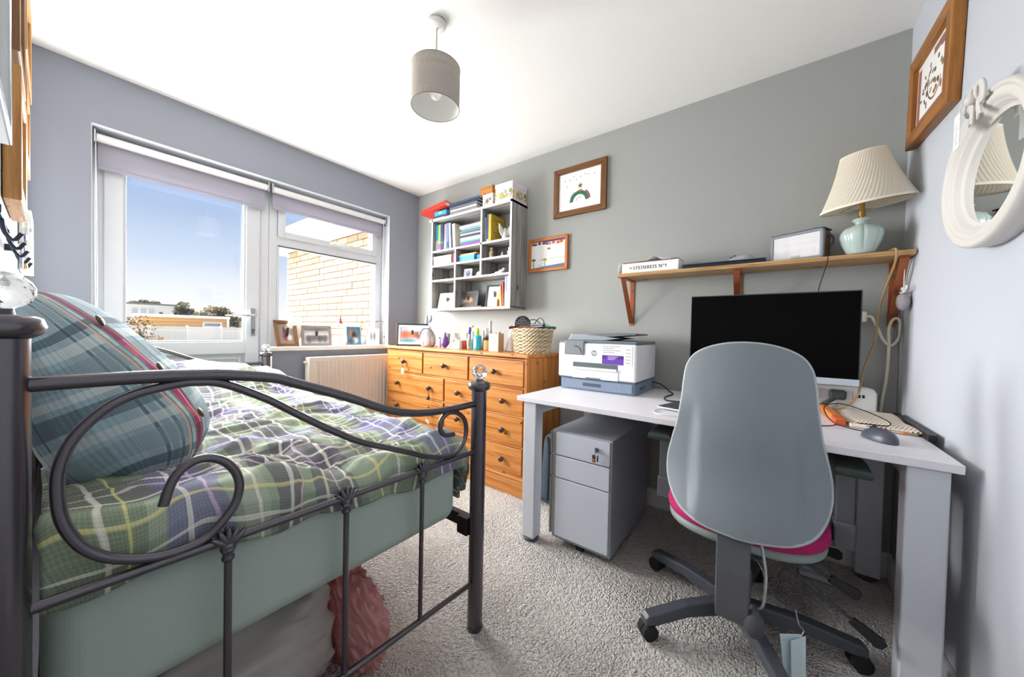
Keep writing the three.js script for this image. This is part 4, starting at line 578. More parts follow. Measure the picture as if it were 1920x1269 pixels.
// ---------------------------------------------------------------- wall socket, cables and sachet in the corner
{
  const s = thing('wall_socket', 'white double wall socket just past the monitor edge', 'socket', [0, 0, 0]); part(s, 'face_plate', bx(3.06, 3.206, 1.11, 1.196, 0, .009, .004, 2), M.white); part(s, 'plug_top', new RoundedBoxGeometry(.045, .05, .03, 3, .01).translate(3.21, 1.156, .024), mat('#ece8da', .5));
  single('white_cable', 'thick cream cable coiled on the shelf bracket and dropping behind the desk', 'cable', tube([[3.23, 1.156, .03], [3.245, 1.155, .045], [3.262, 1.11, .05], [3.282, 1.055, .05], [3.305, 1.03, .05], [3.327, 1.06, .05], [3.331, 1.105, .05], [3.326, 1.145, .05], [3.308, 1.142, .05], [3.298, 1.1, .05], [3.3, 1.02, .05], [3.297, .9, .05], [3.29, .79, .03], [3.288, .7, .0105], [3.285, .6, .0105], [3.28, .4, .012]], .0055, 140, 8), mat('#ddd6c2', .55));
  const b = thing('lavender_sachet', 'grey speckled lavender sachet tied with white ribbon hanging on the shelf bracket', 'sachet', [3.318, 0, .14]);
  const g = new THREE.SphereGeometry(1, 32, 24), p = g.attributes.position; for (let i = 0; i < p.count; i++) { const x = p.getX(i), y = p.getY(i), z = p.getZ(i), n = noise.noise(x * 3, y * 3, z * 3); p.setXYZ(i, x * (.02 + .002 * n), y * .036 * (1 + .1 * n), z * (.028 + .003 * n) * (1 - .45 * Math.max(0, y))); } g.computeVertexNormals();
  part(b, 'sachet_bag', uvm(g.translate(0, 1.212, 0)), mat('#ffffff', .9, { map: tex(128, 128, (u, v) => { const n = pn(u, v, 40, 40, 2) + .5 * pn(u, v, 20, 20, 6); const k = n > .25 ? 1 : 0; return [172 - 60 * k + 20 * n, 166 - 58 * k + 20 * n, 170 - 52 * k]; }, .05, .05) }));
  part(b, 'ribbon', [tube([[0, 1.25, -.012], [.006, 1.252, 0], [0, 1.25, .012], [-.006, 1.248, 0]], .003, 24, 6, true), tube([[0, 1.25, .008], [.002, 1.275, .03], [0, 1.262, .045], [0, 1.25, .01]], .0026, 20, 6), tube([[0, 1.25, -.008], [.002, 1.272, -.03], [0, 1.255, -.05], [0, 1.25, -.01]], .0026, 20, 6), tube([[0, 1.25, 0], [0, 1.32, .004], [0, 1.388, .01]], .0014, 16, 6)], M.white);
  single('thin_wire', 'thin dark wire looping down the corner past the lavender sachet', 'cable', tube([[3.335, 1.405, .19], [3.336, 1.33, .1], [3.334, 1.2, .07], [3.333, 1.1, .06], [3.328, 1.03, .05], [3.316, 1.05, .04], [3.318, 1.12, .035], [3.333, 1.0, .03], [3.334, .8, .03], [3.334, .12, .03]], .0013, 90, 6), mat('#6b6f75', .6));
}
// ---------------------------------------------------------------- framed pictures
function framed(name, label, cat, w, h, fw, fd, fm, art, group) { // stands in its own xy plane, centred, back at z = 0
  const t = thing(name, label, cat, [0, 0, 0], group), a = w / 2, b = h / 2;
  const bar = (p, grain, ou) => { const g = ext(poly(p), fd, .004); return wood(g, grain); };
  const F = part(t, 'frame', [bar([[-a, b], [a, b], [a - fw, b - fw], [-a + fw, b - fw]], 'x'), bar([[-a, -b], [-a + fw, -b + fw], [a - fw, -b + fw], [a, -b]], 'x'), bar([[-a, -b], [-a, b], [-a + fw, b - fw], [-a + fw, -b + fw]], 'y'), bar([[a, -b], [a - fw, -b + fw], [a - fw, b - fw], [a, b]], 'y')], fm);
  part(t, 'picture', new THREE.PlaneGeometry(w - 2 * fw + .004, h - 2 * fw + .004).translate(0, 0, fd * .45), mat('#ffffff', .7, { map: art }));
  part(t, 'backing', bx(-a + .004, a - .004, -b + .004, b - .004, .0005, fd * .4, 0), mat('#7a6248', .9)); return t;
}
const scrawl = (c, x, y, w, n, col, lw = 3) => { c.strokeStyle = col; c.lineWidth = lw; c.beginPath(); for (let i = 0; i < n; i++) { const u = x + w * i / n; c.moveTo(u, y + rr(-6, 6)); c.lineTo(u + w / n * .6, y + rr(-9, 9)); c.lineTo(u + w / n * .8, y + rr(-6, 6)); } c.stroke(); };
{
  const art = canvas(640, 540, (c, w, h) => { c.fillStyle = '#f6f4f1'; c.fillRect(0, 0, w, h); for (const [r, col, a0, a1, lw] of [[118, '#2f6e4c', Math.PI, 0, 54], [150, '#c9a9b5', 3.6, 4.2, 10], [158, '#9c3c52', 5.35, 6.2, 22], [48, '#cf7f9c', 3.3, 5.2, 9]]) { c.strokeStyle = col; c.lineWidth = lw; c.beginPath(); c.arc(w * .5, h * .79, r, a0, a1 || Math.PI * 2); c.stroke(); } c.fillStyle = '#7a5630'; c.beginPath(); for (let i = 0; i < 10; i++) { const a = i * Math.PI / 5 - 1.57, r = i % 2 ? 18 : 46; c.lineTo(w * .52 + r * Math.cos(a), h * .4 + r * Math.sin(a)); } c.fill(); c.fillStyle = '#c8703c'; c.beginPath(); c.ellipse(w * .52, h * .52, 34, 14, 0, 0, 7); c.fill(); c.fillStyle = '#4c4a48'; for (const [x, y] of [[.15, .2], [.27, .2], [.36, .14], [.42, .22], [.52, .17], [.63, .13], [.7, .16], [.84, .18], [.2, .36]]) { c.beginPath(); c.ellipse(w * x, h * y, 8, 6, x * 9, 0, 7); c.fill(); } scrawl(c, w * .24, h * .8, 60, 4, '#7b7f96'); });
  const t = framed('framed_picture', 'dark oak framed childs drawing of a green rainbow on the grey wall', 'picture', .4, .345, .04, .022, woodMat(oakT, .4, '#a8976c'), art); t.position.set(1.785, 2.06, .002);
  const art2 = canvas(640, 440, (c, w, h) => { c.fillStyle = '#f2f2f2'; c.fillRect(0, 0, w, h); c.fillStyle = '#5a4f9e'; c.fillRect(w * .35, 0, w * .65, h * .06); c.fillRect(0, 0, w * .35, h * .03); const P = [[.06, .09, '#8c4a38'], [.13, .1, '#7f4c50'], [.25, .08, '#5b5272'], [.38, .09, '#7a3d56'], [.47, .11, '#96506a'], [.55, .12, '#b6a23e'], [.66, .1, '#d8672e'], [.79, .12, '#cf6a34'], [.88, .1, '#d8602a']]; for (const [x, y, k] of P) { c.fillStyle = k; c.beginPath(); c.ellipse(w * x, h * y, 32, 22, 0, 0, 7); c.fill(); } c.fillStyle = '#8d8a3a'; c.beginPath(); c.ellipse(w * .53, h * .3, 30, 18, 0, 0, 7); c.fill(); c.fillStyle = '#6f7a99'; c.beginPath(); c.moveTo(0, h); c.lineTo(0, h * .97); c.lineTo(w * .35, h * .92); c.lineTo(w, h * .86); c.lineTo(w, h); c.fill(); for (const [x, k, s] of [[.08, '#3f7a5c', .34], [.42, '#a7a83a', .32]]) { c.strokeStyle = k; c.lineWidth = 14; c.beginPath(); c.moveTo(w * x, h * .97); c.lineTo(w * x, h * (1 - s)); c.stroke(); c.fillStyle = k; c.beginPath(); c.ellipse(w * x, h * (1 - s), 40, 20, 0, 0, 7); c.fill(); } scrawl(c, w * .26, h * .68, 70, 4, '#8d9a4a', 7); scrawl(c, w * .55, h * .65, 240, 12, '#b2bf5e', 6); scrawl(c, w * .2, h * .86, 60, 5, '#5b6f6a', 5); });
  const q = framed('framed_picture', 'honey pine framed childs drawing of plants and orange flowers beside the bookcase', 'picture', .338, .25, .023, .02, woodMat(pineT, .4, '#f2d8a8'), art2); q.position.set(1.539, 1.638, .002);
  const art3 = canvas(560, 420, (c, w, h) => { c.fillStyle = '#f0eeea'; c.fillRect(0, 0, w, h); c.fillStyle = '#9c6a5c'; c.fillRect(w * .02, h * .06, w * .1, h * .9); c.fillRect(w * .7, h * .06, w * .28, h * .12); c.fillRect(w * .5, h * .05, w * .45, h * .1); c.fillRect(w * .1, h * .86, w * .85, h * .1); let s = 5; for (let i = 0; i < 34; i++) { s = (s * 16807) % 2147483647; const a = s / 2147483647; s = (s * 16807) % 2147483647; const b = s / 2147483647; c.fillStyle = ['#6d4a3c', '#8a7a4c', '#4d5562', '#a0604c', '#7b8a5c', '#5a3a34'][i % 6]; c.beginPath(); c.ellipse(w * (.15 + .75 * a), h * (.2 + .6 * b), 14 + 12 * b, 8 + 10 * a, a * 6, 0, 7); c.fill(); } c.strokeStyle = '#6b4a3c'; c.lineWidth = 12; c.beginPath(); c.arc(w * .55, h * .5, 110, .3, 4.2); c.stroke(); });
  const r = framed('framed_picture', 'deep honey oak framed pressed leaf collage hung high on the pale wall', 'picture', .44, .335, .05, .03, woodMat(oakT, .4, '#e6d09a'), art3); r.position.set(RX - .0015, 1.982, .345); r.rotation.set(0, -Math.PI / 2, -.075, 'YXZ');
}
// oval mirror with bow
{
  const t = thing('oval_mirror', 'white moulded oval mirror with a bow on top hanging on the pale wall', 'mirror', [RX - .001, 1.478, .85]);
  const prof = [[-.01, 0], [.054, 0], [.057, .03], [.0555, .042], [.05, .047], [.0445, .0465], [.041, .042], [.037, .041], [.033, .044], [.026, .0455], [.019, .043], [.016, .037], [.012, .036], [.009, .033], [.004, .024], [0, .021], [-.01, .018]]; // outwards from the glass edge, height
  const A = .182, B = .13, n = 96, pos = [], idx = [], uv = []; for (let i = 0; i <= n; i++) { const a = i / n * Math.PI * 2; for (const [o, h] of prof) { pos.push(-h, (B + o) * Math.sin(a), (A + o) * Math.cos(a)); uv.push(0, 0); } } const m = prof.length; for (let i = 0; i < n; i++) for (let j = 0; j < m - 1; j++) { const k = i * m + j; idx.push(k, k + 1, k + m, k + 1, k + m + 1, k + m); }
  const g = new THREE.BufferGeometry(); g.setAttribute('position', new THREE.Float32BufferAttribute(pos, 3)); g.setAttribute('uv', new THREE.Float32BufferAttribute(uv, 2)); g.setIndex(idx); g.computeVertexNormals();
  const wm = mat('#d6d2cc', .6, { side: THREE.DoubleSide }); part(t, 'mirror_frame', g, wm);
  const disc = new THREE.CylinderGeometry(1, 1, .004, 64).rotateZ(Math.PI / 2).scale(1, B + .004, A + .004).translate(-.017, 0, 0); part(t, 'mirror_glass', disc, mat('#eef2f2', .02, { metalness: 1 }));
  const loop = (cy, cz, w, h, ang) => { const l = []; for (const k of [0, .45, .9]) l.push(new THREE.TorusGeometry(1, .17, 8, 28).scale(h * (1 - .28 * k), w * (1 - .28 * k), .022).rotateY(Math.PI / 2).rotateX(ang).translate(-.054 - .004 * k, cy, cz)); return l; };
  const bow = part(t, 'bow', [...loop(B + .052, -.03, .028, .017, .35), ...loop(B + .056, .03, .028, .017, -.35), ...loop(B + .066, 0, .018, .014, 0), sph(.012, -.062, B + .05, 0, .9, 1, 1, 14), ext(poly([[0, 0], [.014, -.002], [.026, -.05], [.016, -.044], [.006, -.052]]), .004, .001).rotateY(Math.PI / 2).translate(-.056, B + .045, -.006), ext(poly([[0, 0], [-.014, -.002], [-.03, -.046], [-.018, -.042], [-.008, -.052]]), .004, .001).rotateY(Math.PI / 2).translate(-.056, B + .045, .006)], wm);
  const lbl = canvas(128, 420, (c, w, h) => { c.fillStyle = '#f6f5f1'; c.fillRect(0, 0, w, h); c.fillStyle = '#8a8782'; for (let i = 0; i < 9; i++) c.fillRect(w * .3, h * (.28 + i * .07), w * (.3 + .2 * ((i * 7) % 3) / 2), h * .022); });
  const tg = thing('gift_tag', 'white printed gift tag hanging from the bow of the oval mirror', 'tag', [RX - .072, 1.645, .81]); part(tg, 'tag_card', bx(-.0015, .0015, -.09, 0, -.017, .017, .001), M.paper); part(tg, 'tag_print', new THREE.PlaneGeometry(.031, .088).rotateY(-Math.PI / 2).translate(-.0018, -.045, 0), mat('#ffffff', .7, { map: lbl })); part(tg, 'tag_string', tube([[0, -.006, 0], [.004, .02, .005], [.006, .045, .02]], .001, 14, 5), M.white);
}
// ---------------------------------------------------------------- frames and hooks on the near wall beside the bed
const onLeft = (o, x, y, lean = 0) => { o.position.set(x, y, LZ - .002); o.rotation.set(lean, Math.PI, 0, 'YXZ'); return o; };
{
  const foggy = canvas(256, 320, (c, w, h) => { c.fillStyle = '#e4e7e2'; c.fillRect(0, 0, w, h); c.fillStyle = '#c9d0ca'; c.fillRect(w * .1, h * .1, w * .8, h * .8); c.fillStyle = '#a9b1ad'; for (let i = 0; i < 14; i++) c.fillRect(w * (.15 + .05 * i), h * (.4 + .1 * Math.sin(i * 2)), w * .025, h * .3); });
  onLeft(framed('framed_picture', 'large silver framed pale picture nearest on the wall over the bed', 'picture', .62, .62, .03, .026, mat('#c3c7cc', .25, { metalness: .8 }), foggy), 1.86, 1.75, 0);
  const plain = canvas(64, 64, (c, w) => { c.fillStyle = '#e8e4da'; c.fillRect(0, 0, w, w); c.fillStyle = '#9a8f80'; c.fillRect(w * .3, w * .25, w * .4, w * .5); });
  onLeft(framed('framed_picture', 'high oak framed picture close to the ceiling above the bed head', 'picture', .5, .36, .05, .03, M.oak, plain), .64, 2.14);
  onLeft(framed('framed_picture', 'upper dark oak frame hanging beside the silver framed picture', 'picture', .36, .36, .05, .028, M.oakDark, plain), 1.08, 1.96);
  onLeft(framed('framed_picture', 'lower oak frame hanging below the dark oak frame over the bed', 'picture', .36, .36, .05, .03, M.oak, plain), 1.09, 1.56);
  onLeft(framed('framed_picture', 'small oak frame in the middle of the row above the bed head', 'picture', .3, .3, .045, .026, M.oak, plain), .56, 1.79);
  onLeft(framed('framed_picture', 'pale grey shallow box frame lowest in the row near the window wall', 'picture', .3, .24, .04, .03, mat('#d5dad5', .6), plain), .36, 1.38);
  const r = thing('hook_rack', 'dark metal wall rack with hooks hung with trinkets over the bed', 'hook rack', [1.45, 1.26, LZ]), dm = mat('#3c4454', .4, { metalness: .5 });
  part(r, 'rail', [bx(-.4, .3, -.006, .012, -.024, -.016, .003), bx(-.3, -.28, -.006, .012, -.02, 0, 0), bx(.2, .22, -.006, .012, -.02, 0, 0)], dm); for (const x of [-.34, -.2, -.05, .1, .24]) part(r, 'hook', tube([[x, 0, -.02], [x, -.03, -.024], [x, -.045, -.034], [x, -.03, -.044]], .0035, 16, 8), dm); part(r, 'upright', bx(.14, .17, -.08, .12, -.012, -.002, .003), dm);
  const trinket = (label, x, y, geo, m, cat = 'trinket') => { const o = thing('wall_trinket', label, cat, [x, y, LZ - .036]); part(o, 'hanging_cord', tube([[0, .06, .008], [.002, .03, 0], [0, .012, 0]], .0012, 10, 5), M.white); part(o, 'charm', geo, m); };
  const rose = () => { const l = []; for (let k = 0; k < 6; k++) l.push(sph(.01, .013 * Math.cos(k * 1.05), .013 * Math.sin(k * 1.05), 0, 1, 1, .6, 12)); l.push(sph(.009, 0, 0, -.003)); return mg(l); };
  trinket('white rosette trinket topmost on the hook rack', 1.2, 1.315, rose(), M.paper); trinket('purple butterfly trinket under the white rosette', 1.21, 1.285, [sph(1, -.014, .004, 0, .016, .01, .003, 14), sph(1, .014, .004, 0, .016, .01, .003, 14), sph(1, 0, 0, 0, .003, .012, .003, 10)], mat('#7a55a8', .5)); trinket('slate blue heart trinket under the purple butterfly', 1.22, 1.255, ext((() => { const s = new THREE.Shape(); s.moveTo(0, -.018); s.bezierCurveTo(-.03, .004, -.014, .022, 0, .01); s.bezierCurveTo(.014, .022, .03, .004, 0, -.018); return s; })(), .006, .0015), mat('#3d4b62', .5)); trinket('round pale medal hanging under the rack rail', 1.36, 1.215, [cyl(.026, .026, .005, 0, 0, 0, 28).rotateX(Math.PI / 2)], mat('#c9ced4', .3, { metalness: .5 })); trinket('little orange fish trinket by the round pale medal', 1.2, 1.21, [sph(1, 0, 0, 0, .014, .007, .004, 14), ext(poly([[.01, 0], [.022, .009], [.022, -.009]]), .003)], mat('#e0912f', .5)); trinket('green leaf sprig trinket on the end hook', 1.1, 1.34, [tube([[0, .02, 0], [-.006, 0, 0], [0, -.02, 0]], .0015, 10, 5), sph(1, .01, .006, 0, .012, .006, .002, 10), sph(1, -.012, -.004, 0, .012, .006, .002, 10)], mat('#6fae8c', .6));
}
// ---------------------------------------------------------------- bookcase on the wall
const KX0 = .445, KX1 = 1.34, KY = 1.24, KT = 2.032, KZ = .2, sA = 1.745, sB = 1.6185, sC = 1.489, kx1 = .75, kx2 = 1.04, bt = .0075;
{
  const t = thing('wall_bookcase', 'grey wood effect pigeonhole bookcase fixed to the wall above the chest of drawers', 'bookcase', [0, 0, 0]), m = M.ash, e = mat('#e9e8e4', .6);
  const board = (n, x0, x1, y0, y1, grain) => { const b = part(t, n, wood(bx(x0, x1, y0, y1, .001, KZ - .001, 0), grain), m); part(b, 'edge_strip', bx(x0, x1, y0, y1, KZ - .001, KZ + .0004, 0), e); };
  board('side_panel', KX0, KX0 + .016, KY, KT, 'y'); board('side_panel', KX1 - .016, KX1, KY, KT, 'y'); board('top_board', KX0 - .03, KX1, KT - .018, KT, 'x'); board('bottom_board', KX0, KX1, KY - .012, KY + .006, 'x');
  board('shelf_board', KX0 + .016, KX1 - .016, sA - bt, sA + bt, 'x'); board('shelf_board', KX0 + .016, KX1 - .016, sB - bt, sB + bt, 'x'); board('shelf_board', KX0 + .016, KX1 - .016, sC - bt, sC + bt, 'x');
  board('divider', kx1 - bt, kx1 + bt, KY + .006, sA - bt, 'y'); board('divider', kx2 - bt, kx2 + bt, sC + bt, KT - .018, 'y');
}
const bookCols = {}; const bm = (c) => (bookCols[c] ??= mat(c, .6)); const pageM = mat('#efe9dc', .9);
function bookV(label, x0, x1, y, h, d, col, group, o = {}) { // upright book, spine to the front
  const t = thing('book', label, 'book', [0, 0, 0], group), z1 = o.z ?? KZ - .03, z0 = z1 - d, c = .0025, g = [bx(x0, x0 + c, 0, h, z0, z1, 0), bx(x1 - c, x1, 0, h, z0, z1, 0), bx(x0, x1, 0, h, z1 - c, z1, .001)];
  part(t, 'cover', g, bm(col)); part(t, 'pages', bx(x0 + c, x1 - c, .003, h - .004, z0 + .002, z1 - c, 0), pageM);
  if (o.band) for (const [a, b, k] of o.band) part(t, 'spine_band', bx(x0 + .0003, x1 - .0003, h * a, h * b, z1 - .001, z1 + .0004, 0), bm(k));
  t.position.y = y; if (o.lean) { t.rotation.z = o.lean; t.position.x = -Math.sin(-o.lean) * 0; t.children.forEach((m) => m.geometry.translate(-x0, 0, 0)); t.position.x = x0; } return t;
}
function bookH(label, x0, x1, y, h, z0, z1, col, group, turn = 0, tilt = 0) { // lying flat, spine to the front
  const cx = (x0 + x1) / 2, cz = (z0 + z1) / 2, t = thing('book', label, 'book', [cx, y, cz], group, turn), a = (x1 - x0) / 2, b = (z1 - z0) / 2, c = Math.min(.003, h * .2);
  part(t, 'cover', [bx(-a, a, 0, c, -b, b, 0), bx(-a, a, h - c, h, -b, b, 0), bx(-a, a, 0, h, b - c, b, .001)], bm(col)); part(t, 'pages', bx(-a + .003, a - .003, c, h - c, -b + .002, b - c, 0), pageM); t.rotation.z = tilt; return t;
}
{
  const y = sA + bt, G = 'upright books in the top pigeonhole';
  bookV('teal book with grey lower spine at the outer end of the upright books', .463, .497, y, .235, .17, '#1f8fa6', G, { band: [[0, .42, '#9a9a98']] });
  bookV('green book with pink stripe second among the upright books', .499, .531, y, .235, .16, '#8cb262', G, { band: [[.08, .28, '#e2568a'], [0, .08, '#d8d27a']] });
  bookV('navy blue book beside the green one in the bookcase', .534, .562, y, .24, .16, '#2e3d6e', G, { band: [[.3, .32, '#8fa4cc']] });
  bookV('slim black book next to the navy one in the bookcase', .563, .577, y, .238, .15, '#24242a', G);
  bookV('pink and cream book in the middle of the upright books', .579, .604, y, .228, .155, '#d98c96', G, { band: [[0, .4, '#efe0d2']] });
  bookV('steel blue patterned book leaning among the upright books', .61, .633, y, .232, .15, '#5f87a6', G, { lean: .03, band: [[.1, .3, '#34507e']] });
  bookV('white spined book leaning toward the stack', .645, .666, y, .228, .15, '#ecebee', G, { lean: .06 });
  bookV('dark blue slim book leaning beside the white one', .671, .682, y, .225, .15, '#2a3566', G, { lean: .07 });
  bookV('greyish cream thick book last of the leaning books', .69, .722, y, .215, .155, '#cfcab8', G, { lean: .08 });
  const S = [['navy book lowest in the flat stack', .012, '#2c3560'], ['purple book near the bottom of the flat stack', .02, '#9a55b4'], ['turquoise book just above the purple one', .016, '#3fae9c'], ['thick white book in the middle of the flat stack', .034, '#eceae8'], ['dark grey thin book above the thick white one', .013, '#474c55'], ['pale blue book in the upper half of the flat stack', .02, '#a9c4d4'], ['black and white patterned book in the flat stack', .022, '#73777c'], ['aqua book second from the top of the flat stack', .018, '#7fc6cc'], ['white book on the top of the flat stack', .022, '#f0efec']];
  let h = y; S.forEach(([l, k, c], i) => { const j = rr(-.012, .008); bookH(l, .775 + j, 1.015 + j * .5, h, k - .0006, .03, .165 + rr(-.01, .01), c, 'flat stack of books in the top pigeonhole'); h += k; });
  bookV('grey slim book beside the bookcase divider', 1.05, 1.066, y, .2, .15, '#a8aaa6', 'books beside the divider'); bookV('blue book between the grey and the yellow ones', 1.069, 1.092, y, .222, .16, '#3f5a9a', 'books beside the divider', { band: [[.05, .12, '#d8dcec']] });
  const yb = bookV('yellow book with dark lettering on its cover beside the white angel', 1.095, 1.122, y, .215, .165, '#c9a832', 'books beside the divider', { z: .178 });
  const yc = canvas(320, 420, (c, w, hh) => { c.fillStyle = '#c6a631'; c.fillRect(0, 0, w, hh); c.fillStyle = '#4b3a12'; for (const [y2, n, s] of [[.2, 7, 34], [.32, 4, 34], [.52, 2, 28], [.66, 8, 34], [.78, 6, 30]]) { const tw = n * s * .85; for (let i = 0; i < n; i++) { const x = w / 2 - tw / 2 + i * s * .85; c.fillRect(x, hh * y2 - s * .6, 6, s * .62); if (i % 2) c.fillRect(x, hh * y2 - s * .6, s * .5, 5); else c.fillRect(x + s * .4, hh * y2 - s * .6, 6, s * .62); if (i % 3) c.fillRect(x, hh * y2 - 6, s * .5, 5); } } });
  part(yb, 'cover_print', new THREE.PlaneGeometry(.158, .208).rotateY(Math.PI / 2).translate(1.1226, .1075, .0945), mat('#ffffff', .6, { map: yc }));
  const W = mat('#e2e0dc', .45);
  const ang = thing('angel_figurine', 'white winged angel figurine beside the yellow book', 'figurine', [1.232, y, .14], undefined, .75); ang.scale.setScalar(1.08); part(ang, 'body', lathe([[0, 0], [.026, 0], [.024, .012], [.014, .05], [.012, .062], [.006, .068], [0, .07]], 20), W); part(ang, 'head', sph(.011, 0, .078, 0), W); for (const s of [-1, 1]) part(ang, 'wing', ext((() => { const q = new THREE.Shape(); q.moveTo(0, .02); q.bezierCurveTo(.03 * s, .03, .05 * s, .06, .045 * s, .118); q.bezierCurveTo(.03 * s, .1, .012 * s, .085, 0, .055); return q; })(), .008, .002).rotateY(s * -.4).translate(s * .004, 0, -.01), W);
  // second row
  const yB = sB + bt; const box = thing('patterned_box', 'white faintly patterned storage box in the bookcase second row', 'box', [0, yB, 0]); part(box, 'box_body', bx(.465, .69, 0, .055, .02, .19, .003), mat('#eae4e4', .7, { map: tex(128, 128, (u, v) => 226 + 22 * pn(u, v, 24, 24, 4), .1, .1) })); part(box, 'box_lid', bx(.463, .692, .055, .078, .018, .192, .003), mat('#ece6e6', .7));
  bookV('crimson upright book next to the patterned white box', .696, .728, yB, .085, .15, '#8e3f4e', undefined, { z: .18 });
  const bb = thing('blue_box', 'bright blue lidded box in the bookcase second row', 'box', [0, yB, 0]); part(bb, 'box_body', bx(.765, .94, 0, .05, .02, .17, .003), bm('#4fa9d4')); part(bb, 'box_lid', bx(.763, .942, .044, .058, .018, .172, .003), bm('#6fbfe2')); single('small_blue_box', 'small dark blue box beside the bright blue lidded box', 'box', bx(.96, 1.02, yB, yB + .05, .04, .16, .004), bm('#2f7fb4'));
  single('orange_booklet', 'orange and white booklet lying on the bright blue box', 'booklet', bx(.775, .96, yB + .0585, yB + .07, .03, .168, .002), bm('#e0a06a'));
  const fg = (label, x, yy, z, s, col, arms = true) => { const f = thing('figurine', label, 'figurine', [x, yy, z]), m2 = mat(col, .55); part(f, 'robe', lathe([[0, 0], [.017, 0], [.016, .01], [.013, .04], [.01, .056], [.004, .062], [0, .062]], 18).scale(s, s, s), m2); part(f, 'head', sph(.0105 * s, 0, .071 * s, 0), m2); if (arms) part(f, 'arms', tube([[-.012, .05, 0], [-.012, .036, .01], [0, .034, .015], [.012, .036, .01], [.012, .05, 0]].map((q) => q.map((k) => k * s)), .0035 * s, 16, 8), m2); return f; };
  fg('tan standing child figurine in the bookcase second row', 1.1, yB, .14, 1.15, '#c9ae8c'); fg('little cream seated figurine in the middle of the second row', 1.2, yB, .13, .6, '#e6ddcc'); fg('white figurine at the end panel of the second row', 1.27, yB, .13, .95, '#efece6');
  // third row
  const yC = sC + bt; const cr = thing('crimson_trinket', 'small dark crimson twig ornament alone in a pigeonhole', 'ornament', [.6, yC, .13]); part(cr, 'twigs', mg([[-.06, .004, 0, .0, .02, .01], [-.02, .004, .01, .05, .018, 0], [.0, .004, -.01, .07, .01, .01], [-.05, .005, .02, .04, .006, .015], [-.01, .004, 0, -.02, .03, 0]].map(([a, b, c, d, e, f]) => rod([a, b, c], [d, e, f], .0045, 8))), mat('#5e2734', .7));
  const sk = (label, cat, geo) => single('white_ornament', label, cat, geo, W);
  sk('white dove ornament beside the small white photo frame', 'ornament', mg([sph(1, .965, yC + .024, .13, .03, .023, .02, 18), sph(.013, .99, yC + .05, .135), sph(1, .935, yC + .012, .13, .024, .006, .012, 14), sph(1, .97, yC + .042, .12, .012, .026, .01, 14).rotateZ(0)]));
  sk('white reclining cherub ornament in the third row', 'ornament', mg([sph(1, 1.17, yC + .014, .14, .036, .014, .017, 18), sph(1, 1.2, yC + .022, .14, .024, .018, .016, 16), sph(.0135, 1.228, yC + .038, .142), sph(1, 1.125, yC + .008, .145, .02, .008, .009, 12), sph(1, 1.09, yC + .005, .15, .009, .005, .008, 10)]));
  sk('tiny white ring ornament near the end panel of the third row', 'ornament', mg([new THREE.TorusGeometry(.011, .003, 8, 20).rotateX(1.2).translate(1.305, yC + .012, .14)]));
}
// ---------------------------------------------------------------- small photo frames that stand
const blur = (bg, blobs) => canvas(192, 192, (c, w) => { c.fillStyle = bg; c.fillRect(0, 0, w, w); for (const [x, y, a, b, k, al] of blobs) { for (let i = 14; i > 0; i--) { c.globalAlpha = (al ?? 1) * .13; c.fillStyle = k; c.beginPath(); c.ellipse(x * w, y * w, a * w * i / 9, b * w * i / 9, 0, 0, 7); c.fill(); } } });
function photoFrame(label, pos, turn, w, h, fw, fm, art, lean = .2, group, mount) {
  const t = framed('framed_photo', label, 'photo frame', w, h, fw, .014, fm, art, group); t.children.forEach((c) => c.geometry.translate(0, h / 2, -.007).rotateX(-lean));
  if (mount) part(t, 'mount', (() => { const a = w / 2 - fw, b = h / 2 - fw, k = mount; return mg([bx(-a, a, b - k, b, .0005, .0025, 0), bx(-a, a, -b, -b + k, .0005, .0025, 0), bx(-a, -a + k, -b + k, b - k, .0005, .0025, 0), bx(a - k, a, -b + k, b - k, .0005, .0025, 0)]).translate(0, h / 2, 0).rotateX(-lean); })(), M.paper);
  part(t, 'easel_leg', ext(poly([[-.012, 0], [.012, 0], [.008, h * .7], [-.008, h * .7]]), .003).rotateX(lean * .9).translate(0, .002, -h * .3 * Math.max(.3, lean * 2) - .012), mat('#3a3532', .8)); t.position.set(...pos); t.rotation.y = turn; return t;
}
